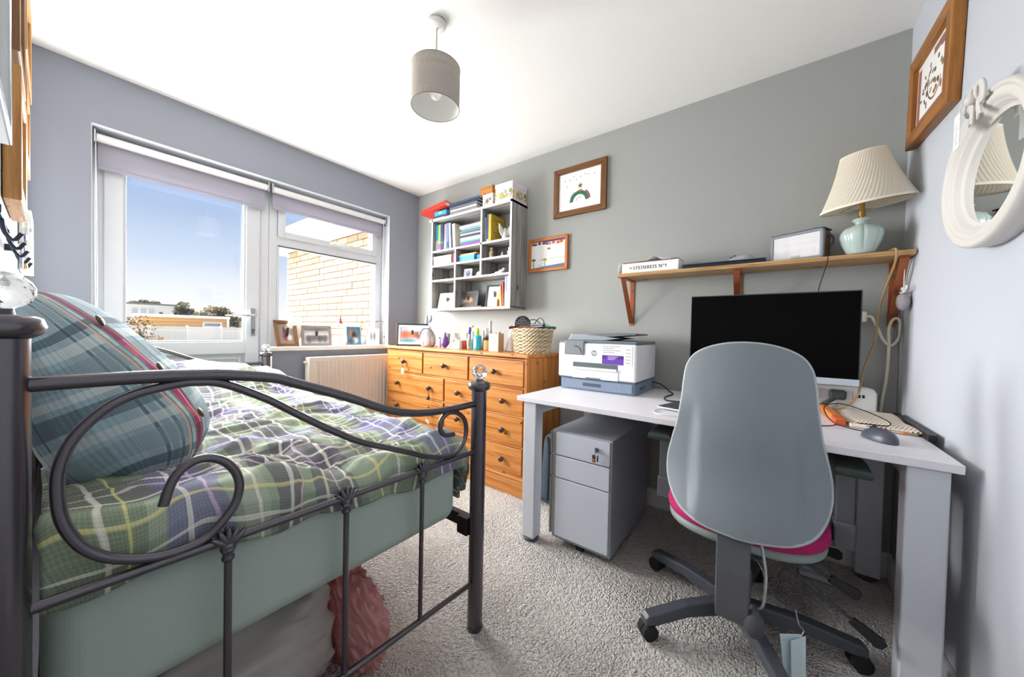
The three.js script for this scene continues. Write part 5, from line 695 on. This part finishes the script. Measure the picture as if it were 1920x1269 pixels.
const FA = { dusk: blur('#8d7a72', [[.4, .35, .1, .14, '#3a2420'], [.42, .6, .14, .18, '#7a2238'], [.7, .7, .14, .12, '#e8e2da'], [.7, .2, .2, .1, '#c9b8a4']]), group: blur('#c9c9c9', [[.2, .7, .1, .2, '#4a4a4a'], [.4, .62, .1, .2, '#5a5a5a'], [.62, .66, .1, .2, '#474747'], [.82, .66, .1, .2, '#555'], [.5, .12, .5, .08, '#6d6d6d'], [.5, .42, .5, .06, '#f0f0f0']]), duo: blur('#5f7f92', [[.35, .35, .12, .14, '#c96a3a'], [.55, .55, .16, .18, '#4a2f28'], [.6, .75, .18, .14, '#f1efe8'], [.3, .8, .2, .12, '#2f4a52']]), couple: blur('#efeae0', [[.36, .5, .1, .28, '#4a4f5c'], [.64, .5, .1, .28, '#3f4450'], [.5, .9, .4, .06, '#b9b4aa']]), sea: blur('#b9c7d2', [[.25, .5, .14, .16, '#c9542e'], [.5, .5, .12, .14, '#d87a4a'], [.72, .5, .12, .16, '#8a3a34'], [.35, .8, .2, .08, '#4f9ab8'], [.6, .2, .2, .1, '#e8edf0']]), green: blur('#e8e9e2', [[.5, .45, .18, .25, '#8b9a78'], [.58, .35, .1, .14, '#6d7a5a'], [.5, .75, .16, .1, '#b9bfa8']]), baby: blur('#5b5654', [[.5, .45, .16, .16, '#d98f66'], [.6, .55, .14, .18, '#d9b08c'], [.3, .65, .1, .14, '#cfd4d6'], [.5, .85, .4, .12, '#7d5a48'], [.15, .6, .06, .2, '#7fb0cc']]), print: blur('#f2f2f4', [[.5, .25, .06, .06, '#b9bcc0'], [.5, .55, .12, .2, '#e4e6ea']]), dark: blur('#f4f2f0', [[.35, .5, .16, .4, '#34406a'], [.65, .5, .16, .4, '#2a3458'], [.5, .3, .1, .1, '#aab4d0']]) };
{
  const yD = KY + .006, yC = sC + bt;
  photoFrame('white mounted photo frame alone in the lowest small pigeonhole', [.585, yD, .14], .12, .19, .145, .014, mat('#f2f1ee', .5), FA.green, .22, undefined, .03);
  single('gold_box', 'little gold box behind the white mounted photo frame', 'box', bx(.69, .735, yD, yD + .16, .03, .07, .003), bm('#b59a4a'));
  photoFrame('dark framed baby photo in the long lowest pigeonhole', [.83, yD, .13], .12, .215, .15, .022, mat('#4b4e55', .4), FA.baby, .22);
  photoFrame('black framed white certificate print in the lowest pigeonhole', [1.09, yD, .09], .15, .165, .19, .014, mat('#2c3540', .4), FA.print, .16);
  photoFrame('small white photo frame in the third row of the bookcase', [.845, yC, .14], .1, .082, .078, .01, mat('#f2f1ee', .5), FA.dark, .1);
  single('brown_pebble', 'small brown pebble ornament before the certificate print', 'ornament', mg([sph(1, .985, yD + .009, .15, .016, .009, .012, 14), sph(.008, 1.005, yD + .012, .15)]), mat('#8a5f50', .6));
  const c = thing('greeting_card', 'orange brown greeting card leaning by the certificate print', 'card', [1.195, yD, .14], undefined, .3); part(c, 'card_front', bx(-.032, .032, 0, .105, 0, .002, 0).rotateX(-.12), mat('#e7c3a4', .8)); part(c, 'card_picture', bx(-.024, .028, .004, .06, .0022, .003, 0).rotateX(-.12), mat('#7c4128', .8));
  const G = 'upright books in the lowest pigeonhole'; bookV('orange slim book leaning among the lowest upright books', 1.225, 1.237, yD, .165, .14, '#d98a34', G, { lean: .07 }); bookV('green slim book in front of the orange one', 1.208, 1.218, yD, .12, .12, '#93b53c', G, { z: .16, lean: .05 }); bookV('red brown slim book beside the orange one', 1.244, 1.255, yD, .19, .14, '#b0583a', G, { lean: .05 });
  bookV('lilac book among the lowest upright books', 1.262, 1.28, yD, .228, .15, '#a99ccc', G); bookV('pale blue book among the lowest upright books', 1.282, 1.298, yD, .232, .15, '#c5d4ea', G); bookV('white book against the bookcase end panel', 1.3, 1.32, yD, .226, .15, '#efeef2', G);
  single('light_blue_card', 'light blue card standing behind the certificate print', 'card', bx(1.17, 1.215, yD, yD + .2, .04, .043, 0), bm('#a9cbdc'));
}
// on top of the bookcase
{
  const y = KT; let h = y; const G = 'magazines and books on the bookcase top';
  bookH('white thin booklet lowest at the overhanging end of the bookcase top', .42, .6, h, .008, .03, .195, '#efeee8', G); bookH('dark spined magazine on the white thin booklet', .46, .64, h + .008, .012, .02, .19, '#4a3f4c', G); bookH('grey blue book under the blue box on the bookcase top', .44, .62, h + .02, .012, .03, .188, '#5b6c8a', G);
  const b = thing('blue_carton', 'bright sky blue carton under the red book on the bookcase top', 'box', [0, h + .032, 0]); part(b, 'carton', bx(.47, .62, 0, .034, .04, .19, .003), bm('#2f9fd8')); part(b, 'carton_label', bx(.53, .56, .01, .024, .19, .1905, 0), bm('#d8eefa'));
  const r = bookH('large red folder tilted over the end of the bookcase top', .3, .62, h + .082, .034, .0, .2, '#c8352c', G, 0, .1); const r2 = bookH('orange red slim folder on the large red folder', .3, .615, h + .117, .012, .0, .198, '#e0603a', G, 0, .1);
  let k = y; const S = [['patterned grey book lowest of the big stack on the bookcase top', .026, '#8a8a90', .66, .98], ['white spined book second in the big stack', .022, '#c9c7c6', .665, .97], ['black and white patterned book in the big stack', .022, '#6d6a70', .655, .975], ['navy book upper in the big stack', .016, '#2f3d5c', .65, .99], ['slate blue book topmost of the big stack', .018, '#3f4f6c', .65, 1.0]];
  for (const [l, t, c, a, z] of S) { bookH(l, a, z, k, t - .0006, .02, .185, c, G); k += t; }
  single('hair_clip', 'dark brown oblong clip on the big stack of books', 'clip', mg([bx(.69, .79, k, k + .014, .11, .15, .005), bx(.77, .85, k, k + .018, .1, .14, .006)]), mat('#4a3528', .6)); single('green_pouch', 'little dark green pouch on the big stack of books', 'pouch', sph(1, .91, k + .012, .12, .05, .0125, .03, 18), mat('#2f4a3c', .8));
  const f = thing('photo_tin', 'white and brown printed tin under the wooden box on the bookcase top', 'tin', [0, y, 0]); part(f, 'tin_body', bx(1.03, 1.135, 0, .085, .05, .18, .004), mat('#ffffff', .5, { map: blur('#e6e3de', [[.45, .5, .14, .2, '#5c2f26'], [.75, .35, .08, .14, '#3d3a38'], [.2, .7, .08, .12, '#8a8a84']]) })); part(f, 'tin_lid', bx(1.028, 1.137, .085, .098, .048, .182, .004), mat('#d9d6d0', .5));
  const w = thing('wooden_box', 'small oak box perched on the printed tin', 'box', [0, y + .0985, 0]); part(w, 'box_body', wood(bx(1.0, 1.13, 0, .05, .05, .18, .004), 'x'), M.oakPale); part(w, 'box_lid', wood(bx(.998, 1.132, .0505, .064, .048, .182, .004), 'x'), M.oak);
  const fl = canvas(512, 320, (c, ww, hh) => { c.fillStyle = '#e3dccf'; c.fillRect(0, 0, ww, hh); let s = 7; const R = () => (s = (s * 16807) % 2147483647) / 2147483647; for (let i = 0; i < 60; i++) { c.fillStyle = ['#d8b83a', '#e6cf5a', '#8f9a4a', '#a98fc4', '#c9b8dc', '#b9a83a', '#7d8a44'][i % 7]; const x = R() * ww, yy = hh * (.25 + .75 * R()), q = 18 + 30 * R(); for (let p = 0; p < 5; p++) { c.beginPath(); c.ellipse(x + q * .6 * Math.cos(p * 1.26), yy + q * .6 * Math.sin(p * 1.26), q * .45, q * .3, p * 1.26, 0, 7); c.fill(); } } });
  const x = thing('floral_box', 'white lidded keepsake box with yellow and lilac flowers on the bookcase top', 'box', [0, y, 0]), fm = mat('#ffffff', .6, { map: fl }); part(x, 'box_body', bx(1.165, 1.33, 0, .115, .005, .185, 0), fm); part(x, 'box_lid', bx(1.162, 1.333, .112, .142, .002, .188, .003), mat('#e3dbe8', .6)); part(x, 'base_band', bx(1.1635, 1.3315, 0, .026, .0035, .1865, .001), mat('#dccfe4', .6));
}
// ---------------------------------------------------------------- on the window board
const SB = SY + .032;
{
  photoFrame('dark wooden photo frame turned aside nearest the garden door on the window board', [.0, SB, 1.17], 1.5, .15, .215, .026, M.oakDark, FA.dusk, .44);
  photoFrame('grey wood landscape frame with a black and white group photo on the window board', [-.04, SB, .945], 1.5, .225, .165, .02, mat('#9a8d86', .5), FA.group, .16);
  photoFrame('small borderless photo of two people on the window board', [-.05, SB, .63], 1.5, .13, .165, .006, mat('#8fa0aa', .4), FA.duo, .16);
  const t = photoFrame('small photo of a couple in a wire frame with red beads on the window board', [-.07, SB, .44], 1.1, .115, .15, .012, mat('#c9c6c0', .4), FA.couple, .06), w = mat('#3f3634', .4, { metalness: .6 });
  part(t, 'wire_surround', [tube([[-.095, 0, 0], [-.1, .1, 0], [-.095, .21, 0], [0, .214, 0], [.095, .21, 0], [.1, .1, 0], [.095, 0, 0], [0, -.0 + .004, 0]], .0022, 80, 6, true), rod([-.057, .15, 0], [-.095, .21, 0], .0016, 6), rod([.057, .15, 0], [.095, .21, 0], .0016, 6)], w);
  for (const [x, y] of [[-.098, .14], [.098, .07], [.03, .213], [-.03, .18]]) part(t, 'bead', sph(.0065, x, y, 0, 1, 1.3, 1, 12), mat('#7a2430', .25));
  const fa = thing('fairy_ornament', 'tiny dark red fairy on a thin wire stem on the window board', 'ornament', [-.07, SB, .745]); part(fa, 'stem', rod([0, .01, 0], [0, .19, 0], .0013, 6), w); part(fa, 'dress', lathe([[0, .235], [.006, .232], [.01, .215], [.024, .188], [.022, .186], [0, .19]], 20), mat('#7d1e30', .6)); part(fa, 'head', sph(.008, 0, .243, 0), mat('#5a1a24', .6)); part(fa, 'arms', rod([0, .222, -.028], [0, .222, .028], .0028, 8), mat('#6a1c28', .6)); part(fa, 'foot', bx(-.02, .02, 0, .024, -.045, .045, .004), M.white); part(fa, 'drop_bead', sph(.005, .004, .165, .02, 1, 1.6, 1, 10), mat('#5b4a44', .4));
  single('wooden_block', 'small pale wooden block beside the borderless photo', 'ornament', bx(-.08, -.05, SB, SB + .03, .715 - .03, .715 - .012, .002), M.oakPale);
  const j = thing('ginger_jar', 'white lidded ceramic jar behind the dark wooden photo frame', 'jar', [-.088, SB, 1.1]); part(j, 'jar_body', lathe([[0, 0], [.042, 0], [.05, .01], [.068, .07], [.072, .115], [.062, .165], [.042, .205], [.033, .215], [.033, .222], [0, .222]], 36).scale(.42, 1, 1), mat('#e6e4e2', .3)); part(j, 'jar_lid', lathe([[.036, .221], [.038, .232], [.026, .25], [.01, .258], [.012, .268], [.008, .276], [0, .278]], 28).scale(.5, 1, 1), mat('#e6e4e2', .3));
  j.children.forEach((c) => c.geometry.translate(0, 0, 0));
}
// ---------------------------------------------------------------- on the chest of drawers
{
  const y = CT;
  photoFrame('black framed seaside photo at the window end of the chest of drawers', [.34, y, .31], .82, .27, .2, .014, mat('#2e343c', .4), FA.sea, .14, undefined, .018);
  const W = mat('#d2d2d0', .5), a = thing('silver_angel', 'small silver angel ornament with dark wings behind the white lantern', 'figurine', [.4, y, .2]); part(a, 'stand', [rod([0, 0, 0], [0, .2, 0], .003, 8), cyl(.02, .02, .006, 0, 0, 0, 20)], M.steel); part(a, 'figure', lathe([[0, .28], [.008, .276], [.007, .262], [.012, .25], [.02, .2], [0, .2]], 18), M.steel); part(a, 'wing', sph(1, .018, .248, -.004, .02, .034, .008, 16).rotateZ(-.1), mat('#55555a', .4, { metalness: .6 }));
  const l = thing('tealight_lantern', 'white lattice lantern with a silver arched handle on the chest of drawers', 'lantern', [.5, y, .265]); { const pr = [[0, 0], [.048, 0], [.056, .01], [.064, .05], [.06, .1], [.042, .135], [.03, .14]], g = lathe(pr, 40); part(l, 'lantern_body', g, mat('#c4c6c8', .4, { bumpMap: fineBump, bumpScale: .006 })); part(l, 'lantern_rim', new THREE.TorusGeometry(.032, .004, 8, 28).rotateX(Math.PI / 2).translate(0, .141, 0), M.white); part(l, 'handle', new THREE.TorusGeometry(.056, .0055, 8, 30, Math.PI).rotateY(.9).translate(.03, .1, .045), mat('#8d9094', .35, { metalness: .7 })); for (let k = 0; k < 8; k++) part(l, 'petal_panel', sph(1, 0, 0, 0, .019, .04, .005, 14).translate(0, .055, .061).rotateY(k * Math.PI / 4), W); part(l, 'glass_top', lathe([[.03, .14], [.026, .165], [.012, .18], [0, .183]], 24), M.white); }
  const th = (name, label, cat, x, z, parts) => { const o = thing(name, label, cat, [x, y, z]); for (const [n, g, m] of parts) part(o, n, g, m); return o; };
  th('candle_pot', 'small grey lilac candle pot beside the white lantern', 'candle', .6, .17, [['pot', cyl(.022, .024, .036, 0, 0, 0, 22), mat('#b7a7b4', .5)], ['wax', cyl(.02, .02, .002, 0, .036, 0, 20), mat('#e9e2dc', .6)]]);
  th('slate_plaque', 'small dark slate plaque behind the candle pot', 'plaque', .56, .1, [['slab', bx(-.045, .03, 0, .115, 0, .008, .002).rotateX(-.1), mat('#5b6068', .8)], ['chalk_line', bx(-.03, .015, .07, .073, .008, .0088, 0).rotateX(-.1), M.paper]]);
  th('carved_figure', 'slim cream carved figure next to the purple bottle', 'figurine', .62, .15, [['figure', lathe([[0, 0], [.015, 0], [.012, .02], [.009, .06], [.013, .085], [.008, .1], [.01, .112], [0, .122]], 18), mat('#d6cbb2', .6)], ['base', cyl(.016, .016, .006, 0, 0, 0, 18), mat('#4b4140', .6)]]);
  th('slim_bottle', 'slim white tube standing just before the carved figure', 'bottle', .635, .25, [['tube', lathe([[0, 0], [.011, 0], [.011, .06], [.004, .075], [0, .075]], 18), W], ['cap', cyl(.007, .007, .012, 0, .073, 0, 14), mat('#5a4f52', .5)]]);
  th('purple_bottle', 'purple teardrop scent bottle on the chest of drawers', 'bottle', .69, .24, [['glass', lathe([[0, 0], [.024, 0], [.035, .02], [.037, .04], [.028, .075], [.012, .098], [.008, .108], [0, .108]], 28), phys('#8a5cb8', .12, { transmission: .45, thickness: .03, attenuationColor: new THREE.Color('#7a3fb0'), attenuationDistance: .05 })], ['stopper', lathe([[0, .106], [.01, .108], [.012, .118], [.004, .13], [0, .132]], 18), mat('#a06fc8', .2)], ['base_dark', cyl(.033, .03, .018, 0, 0, 0, 24), mat('#4b3270', .2)]]);
  th('picture_easel', 'small white and gold holder with two upright arms behind the floral shoe', 'holder', .8, .14, [['arm', bx(-.045, -.03, 0, .13, -.005, .005, .003), mat('#b59a5c', .4)], ['arm', bx(.035, .05, 0, .13, -.005, .005, .003), mat('#9a9088', .4)], ['card', bx(-.03, .035, .02, .12, -.002, .002, 0), W], ['top_bar', bx(-.045, .05, .122, .132, -.005, .005, .003), mat('#c0ac74', .4)]]);
  th('brass_ornament', 'little brown and brass ornament in front of the gold holder', 'ornament', .765, .2, [['body', lathe([[0, 0], [.016, 0], [.02, .02], [.012, .04], [.018, .055], [.006, .07], [0, .072]], 18), mat('#7b5527', .4, { metalness: .4 })], ['wing', sph(1, .01, .04, 0, .02, .012, .006, 12), M.brass]]);
  th('shoe_ornament', 'white floral ceramic shoe with a high back on the chest of drawers', 'ornament', .88, .31, [['sole', (() => { const s = new THREE.Shape(); s.moveTo(-.075, 0); s.bezierCurveTo(-.06, .03, -.02, .05, .02, .06); s.bezierCurveTo(.01, .09, .0, .12, .012, .125); s.bezierCurveTo(.02, .09, .04, .07, .07, .065); s.bezierCurveTo(.08, .05, .075, .01, .075, 0); s.lineTo(-.075, 0); return ext(s, .05, .012).translate(0, 0, -.025); })(), mat('#f1efea', .25)], ['painted_flower', mg([sph(1, -.02, .032, .0245, .01, .009, .003, 10), sph(1, .02, .035, .025, .012, .01, .003, 10)]), mat('#b9a0a8', .5)]]);
  th('red_candle', 'red glass candle tumbler on the chest of drawers', 'candle', .965, .27, [['tumbler', lathe([[0, 0], [.03, 0], [.032, .004], [.033, .068], [.031, .068], [.03, .006], [0, .006]], 28), phys('#c4401f', .15, { transmission: .3, thickness: .004 })], ['wax', cyl(.029, .029, .05, 0, .006, 0, 24), mat('#b8381c', .5)], ['rim', new THREE.TorusGeometry(.032, .002, 6, 28).rotateX(Math.PI / 2).translate(0, .068, 0), mat('#d8603a', .3)]]);
  th('toiletry_cup', 'pale clear tumbler with pastel tubes in it', 'cup', 1.035, .29, [['cup', lathe([[0, 0], [.028, 0], [.034, .085], [.032, .085], [.026, .004], [0, .004]], 28), phys('#dff0e8', .1, { transmission: .8, thickness: .002 })], ['mint_tube', bx(-.028, -.006, .004, .115, -.01, .008, .006, 2), mat('#bfe0cc', .5)], ['pink_tube', bx(.006, .026, .004, .14, -.012, .008, .006, 2), mat('#ecd2d4', .5)]]);
  th('razor', 'purple handled safety razor standing in the clear tumbler', 'razor', 1.037, .295, [['handle', tube([[.004, .03, .02], [.002, .08, .012], [0, .13, .0], [0, .165, 0]], .0055, 24, 10), mat('#4f5a8a', .4)], ['grip', tube([[-.008, .12, .008], [-.01, .15, .004], [-.008, .172, .0]], .009, 16, 10), mat('#6b4fae', .4)], ['razor_head', bx(-.024, .024, .172, .184, -.006, .008, .003, 2), mat('#7b7d95', .3)]]);
  th('pink_tube', 'tall white and blush cosmetic tube behind the teal bottle', 'bottle', 1.085, .2, [['tube', lathe([[0, 0], [.016, 0], [.016, .09], [.013, .1], [0, .1]], 20), mat('#f1dfda', .45)], ['cap', cyl(.011, .009, .05, 0, .1, 0, 18), W]]);
  th('teal_bottle', 'teal lotion bottle with lime green pump cap on the chest of drawers', 'bottle', 1.105, .29, [['bottle_body', lathe([[0, 0], [.033, 0], [.037, .006], [.037, .095], [.032, .108], [.014, .113], [0, .113]], 30).scale(1, 1, .72), mat('#1ba3bd', .22)], ['cap', lathe([[0, .112], [.013, .112], [.0125, .15], [.009, .158], [.008, .166], [0, .168]], 20), mat('#a9cf2c', .35)], ['label_panel', bx(-.012, .012, .02, .085, .026, .0285, .001), mat('#cfeaf0', .4)]]);
  th('perfume_bottle', 'tall clear bottle with silver cap behind the amber bottle', 'bottle', 1.13, .17, [['bottle_body', lathe([[0, 0], [.018, 0], [.019, .13], [.01, .145], [0, .145]], 22), phys('#e6dfa8', .1, { transmission: .7, thickness: .01 })], ['cap', cyl(.011, .011, .08, 0, .145, 0, 18), mat('#c9c6cc', .3, { metalness: .4 })]]);
  th('amber_bottle', 'amber serum bottle with black collar and clear cap', 'bottle', 1.165, .255, [['bottle_body', lathe([[0, 0], [.021, 0], [.023, .004], [.023, .075], [.016, .085], [0, .085]], 24), mat('#d8b47c', .35)], ['collar', lathe([[0, .075], [.0225, .075], [.022, .098], [.014, .106], [.014, .122], [0, .122]], 22), mat('#4b3d33', .4)], ['cap', lathe([[.016, .09], [.017, .16], [.01, .168], [0, .168]], 20), phys('#f2f2f2', .1, { transmission: .7, thickness: .003 })]]);
  th('paper_gift_bag', 'white paper gift bag with a pink leaf print next to the wicker basket', 'gift bag', 1.305, .31, [['bag_front', mg([bx(-.045, .045, 0, .118, -.03, .03, .004), ext(poly([[-.045, .116], [.045, .116], [.045, .13], [.022, .124], [0, .134], [-.022, .124], [-.045, .13]]), .06).translate(0, 0, -.03)]), mat('#d3cec3', .7)], ['bag_fold', ext(poly([[-.03, 0], [.03, 0], [.03, .13], [.012, .145], [-.005, .125], [-.03, .13]]), .002).rotateY(-Math.PI / 2).translate(.0475, 0, 0), mat('#b79a76', .8)], ['leaf_print', ext(poly([[-.012, .05], [-.004, .056], [.008, .085], [.002, .082], [-.008, .066]]), .0008).translate(0, 0, .0305), mat('#d69ac4', .6)]]);
  th('white_cone', 'white cone shaped bottle squeezed between the gift bag and the basket', 'bottle', 1.385, .24, [['cone', lathe([[0, 0], [.04, 0], [.038, .01], [.014, .14], [.012, .16], [0, .162]], 26), mat('#ecebec', .4)], ['cap', cyl(.012, .01, .03, 0, .16, 0, 18), mat('#c9d4e2', .4)]]);
  // wicker basket: rows of woven strands
  const b = thing('wicker_basket', 'seagrass woven basket full of hair brushes on the chest of drawers', 'basket', [1.565, y, .235], undefined, -.25); const wk = ['#c3b394', '#b5a484', '#cfc1a4'].map((c) => mat(c, .9));
  const ringAt = (h, ph) => { const k = h / .165, A = lerp(.122, .142, k), B = lerp(.086, .102, k), pts = [], N = 132; for (let i = 0; i < N; i++) { const a = i / N * Math.PI * 2, q = (u) => Math.sign(u) * Math.pow(Math.abs(u), .62), w = 1 + .028 * Math.sin(a * 22 + ph); pts.push(V(A * q(Math.cos(a)) * w, h + .0025 * Math.sin(a * 22 + ph + 1.2), B * q(Math.sin(a)) * w)); } return new THREE.TubeGeometry(new THREE.CatmullRomCurve3(pts, true), 180, .0062, 6, true); };
  for (let r = 0; r < 15; r++) part(b, 'woven_row', ringAt(.006 + r * .0112, r % 2 ? Math.PI : 0), wk[r % 3]);
  part(b, 'basket_base', new THREE.CylinderGeometry(.117, .117, .006, 40).scale(1, 1, .7).translate(0, .003, 0), wk[1]); part(b, 'basket_lining', (() => { const g = new THREE.CylinderGeometry(1, .76, .15, 48, 1, true), p = g.attributes.position; for (let i = 0; i < p.count; i++) { const a = Math.atan2(p.getZ(i), p.getX(i)), r = Math.hypot(p.getX(i), p.getZ(i)), q = (u) => Math.sign(u) * Math.pow(Math.abs(u), .62); p.setXYZ(i, .133 * r * q(Math.cos(a)), p.getY(i) + .08, .094 * r * q(Math.sin(a))); } g.computeVertexNormals(); return g; })(), mat('#a98f66', .95, { side: THREE.DoubleSide }));
  const hb = thing('hair_brush', 'round black vented hair brush standing up in the wicker basket', 'brush', [1.5, y + .2, .26], undefined, .5); part(hb, 'brush_head', [new THREE.TorusGeometry(.05, .007, 8, 40), sph(1, 0, 0, -.006, .048, .048, .01, 24)], mat('#33343c', .4)); { const g = []; for (let i = -3; i <= 3; i++) for (let j = -3; j <= 3; j++) if (Math.hypot(i, j) < 3.5) g.push(bx(i * .013 - .0045, i * .013 + .0045, j * .013 - .0022, j * .013 + .0022, .002, .012, 0)); part(hb, 'vent', mg(g), mat('#b9bac2', .4)).userData.kind = 'stuff'; } part(hb, 'brush_handle', rod([0, -.045, -.004], [.02, -.17, -.01], .01, 12), mat('#33343c', .4));
  const dry = thing('hair_straightener', 'dark grey hair straightener lying across the wicker basket', 'hair tool', [1.58, y + .175, .24], undefined, -.2); part(dry, 'straightener_arm', [bx(-.06, .1, -.006, .008, -.016, .014, .006, 2).rotateZ(.1), bx(-.06, .1, .012, .026, -.014, .012, .006, 2).rotateZ(.02)], mat('#42474f', .4)); part(dry, 'flex', tube([[-.06, .015, 0], [-.03, .05, .01], [.02, .052, .0], [.06, .02, -.01], [.05, .005, -.03]], .0035, 40, 8), mat('#30343a', .5)); part(dry, 'flex', tube([[-.02, .02, -.02], [.02, .065, -.03], [.07, .05, -.02], [.1, .0, 0]], .0035, 30, 8), mat('#30343a', .5));
  single('red_comb', 'dark red comb handle poking over the rim of the basket', 'comb', mg([rod([1.44, y + .172, .32], [1.51, y + .19, .25], .008, 10), sph(.011, 1.438, y + .172, .322)]), mat('#6e2320', .4)); single('copper_brush', 'copper coloured brush lying below the round hair brush', 'brush', mg([rod([1.49, y + .17, .3], [1.6, y + .172, .25], .011, 12)]), mat('#a8623f', .4));
  single('mint_clip', 'mint green hair clip resting on the basket edge', 'clip', mg([sph(1, 1.655, y + .185, .2, .035, .012, .014, 16), ext(poly([[0, 0], [.03, .005], [.012, .03]]), .008, .002).translate(1.64, y + .188, .2)]), mat('#8cc8b8', .5)); single('dark_brush', 'dark slate brush handle sticking out of the basket end', 'brush', mg([rod([1.62, y + .17, .24], [1.715, y + .176, .18], .01, 12), sph(1, 1.7, y + .176, .19, .03, .011, .014, 14)]), mat('#3a4a52', .4));
}
renderer.render(scene, camera);
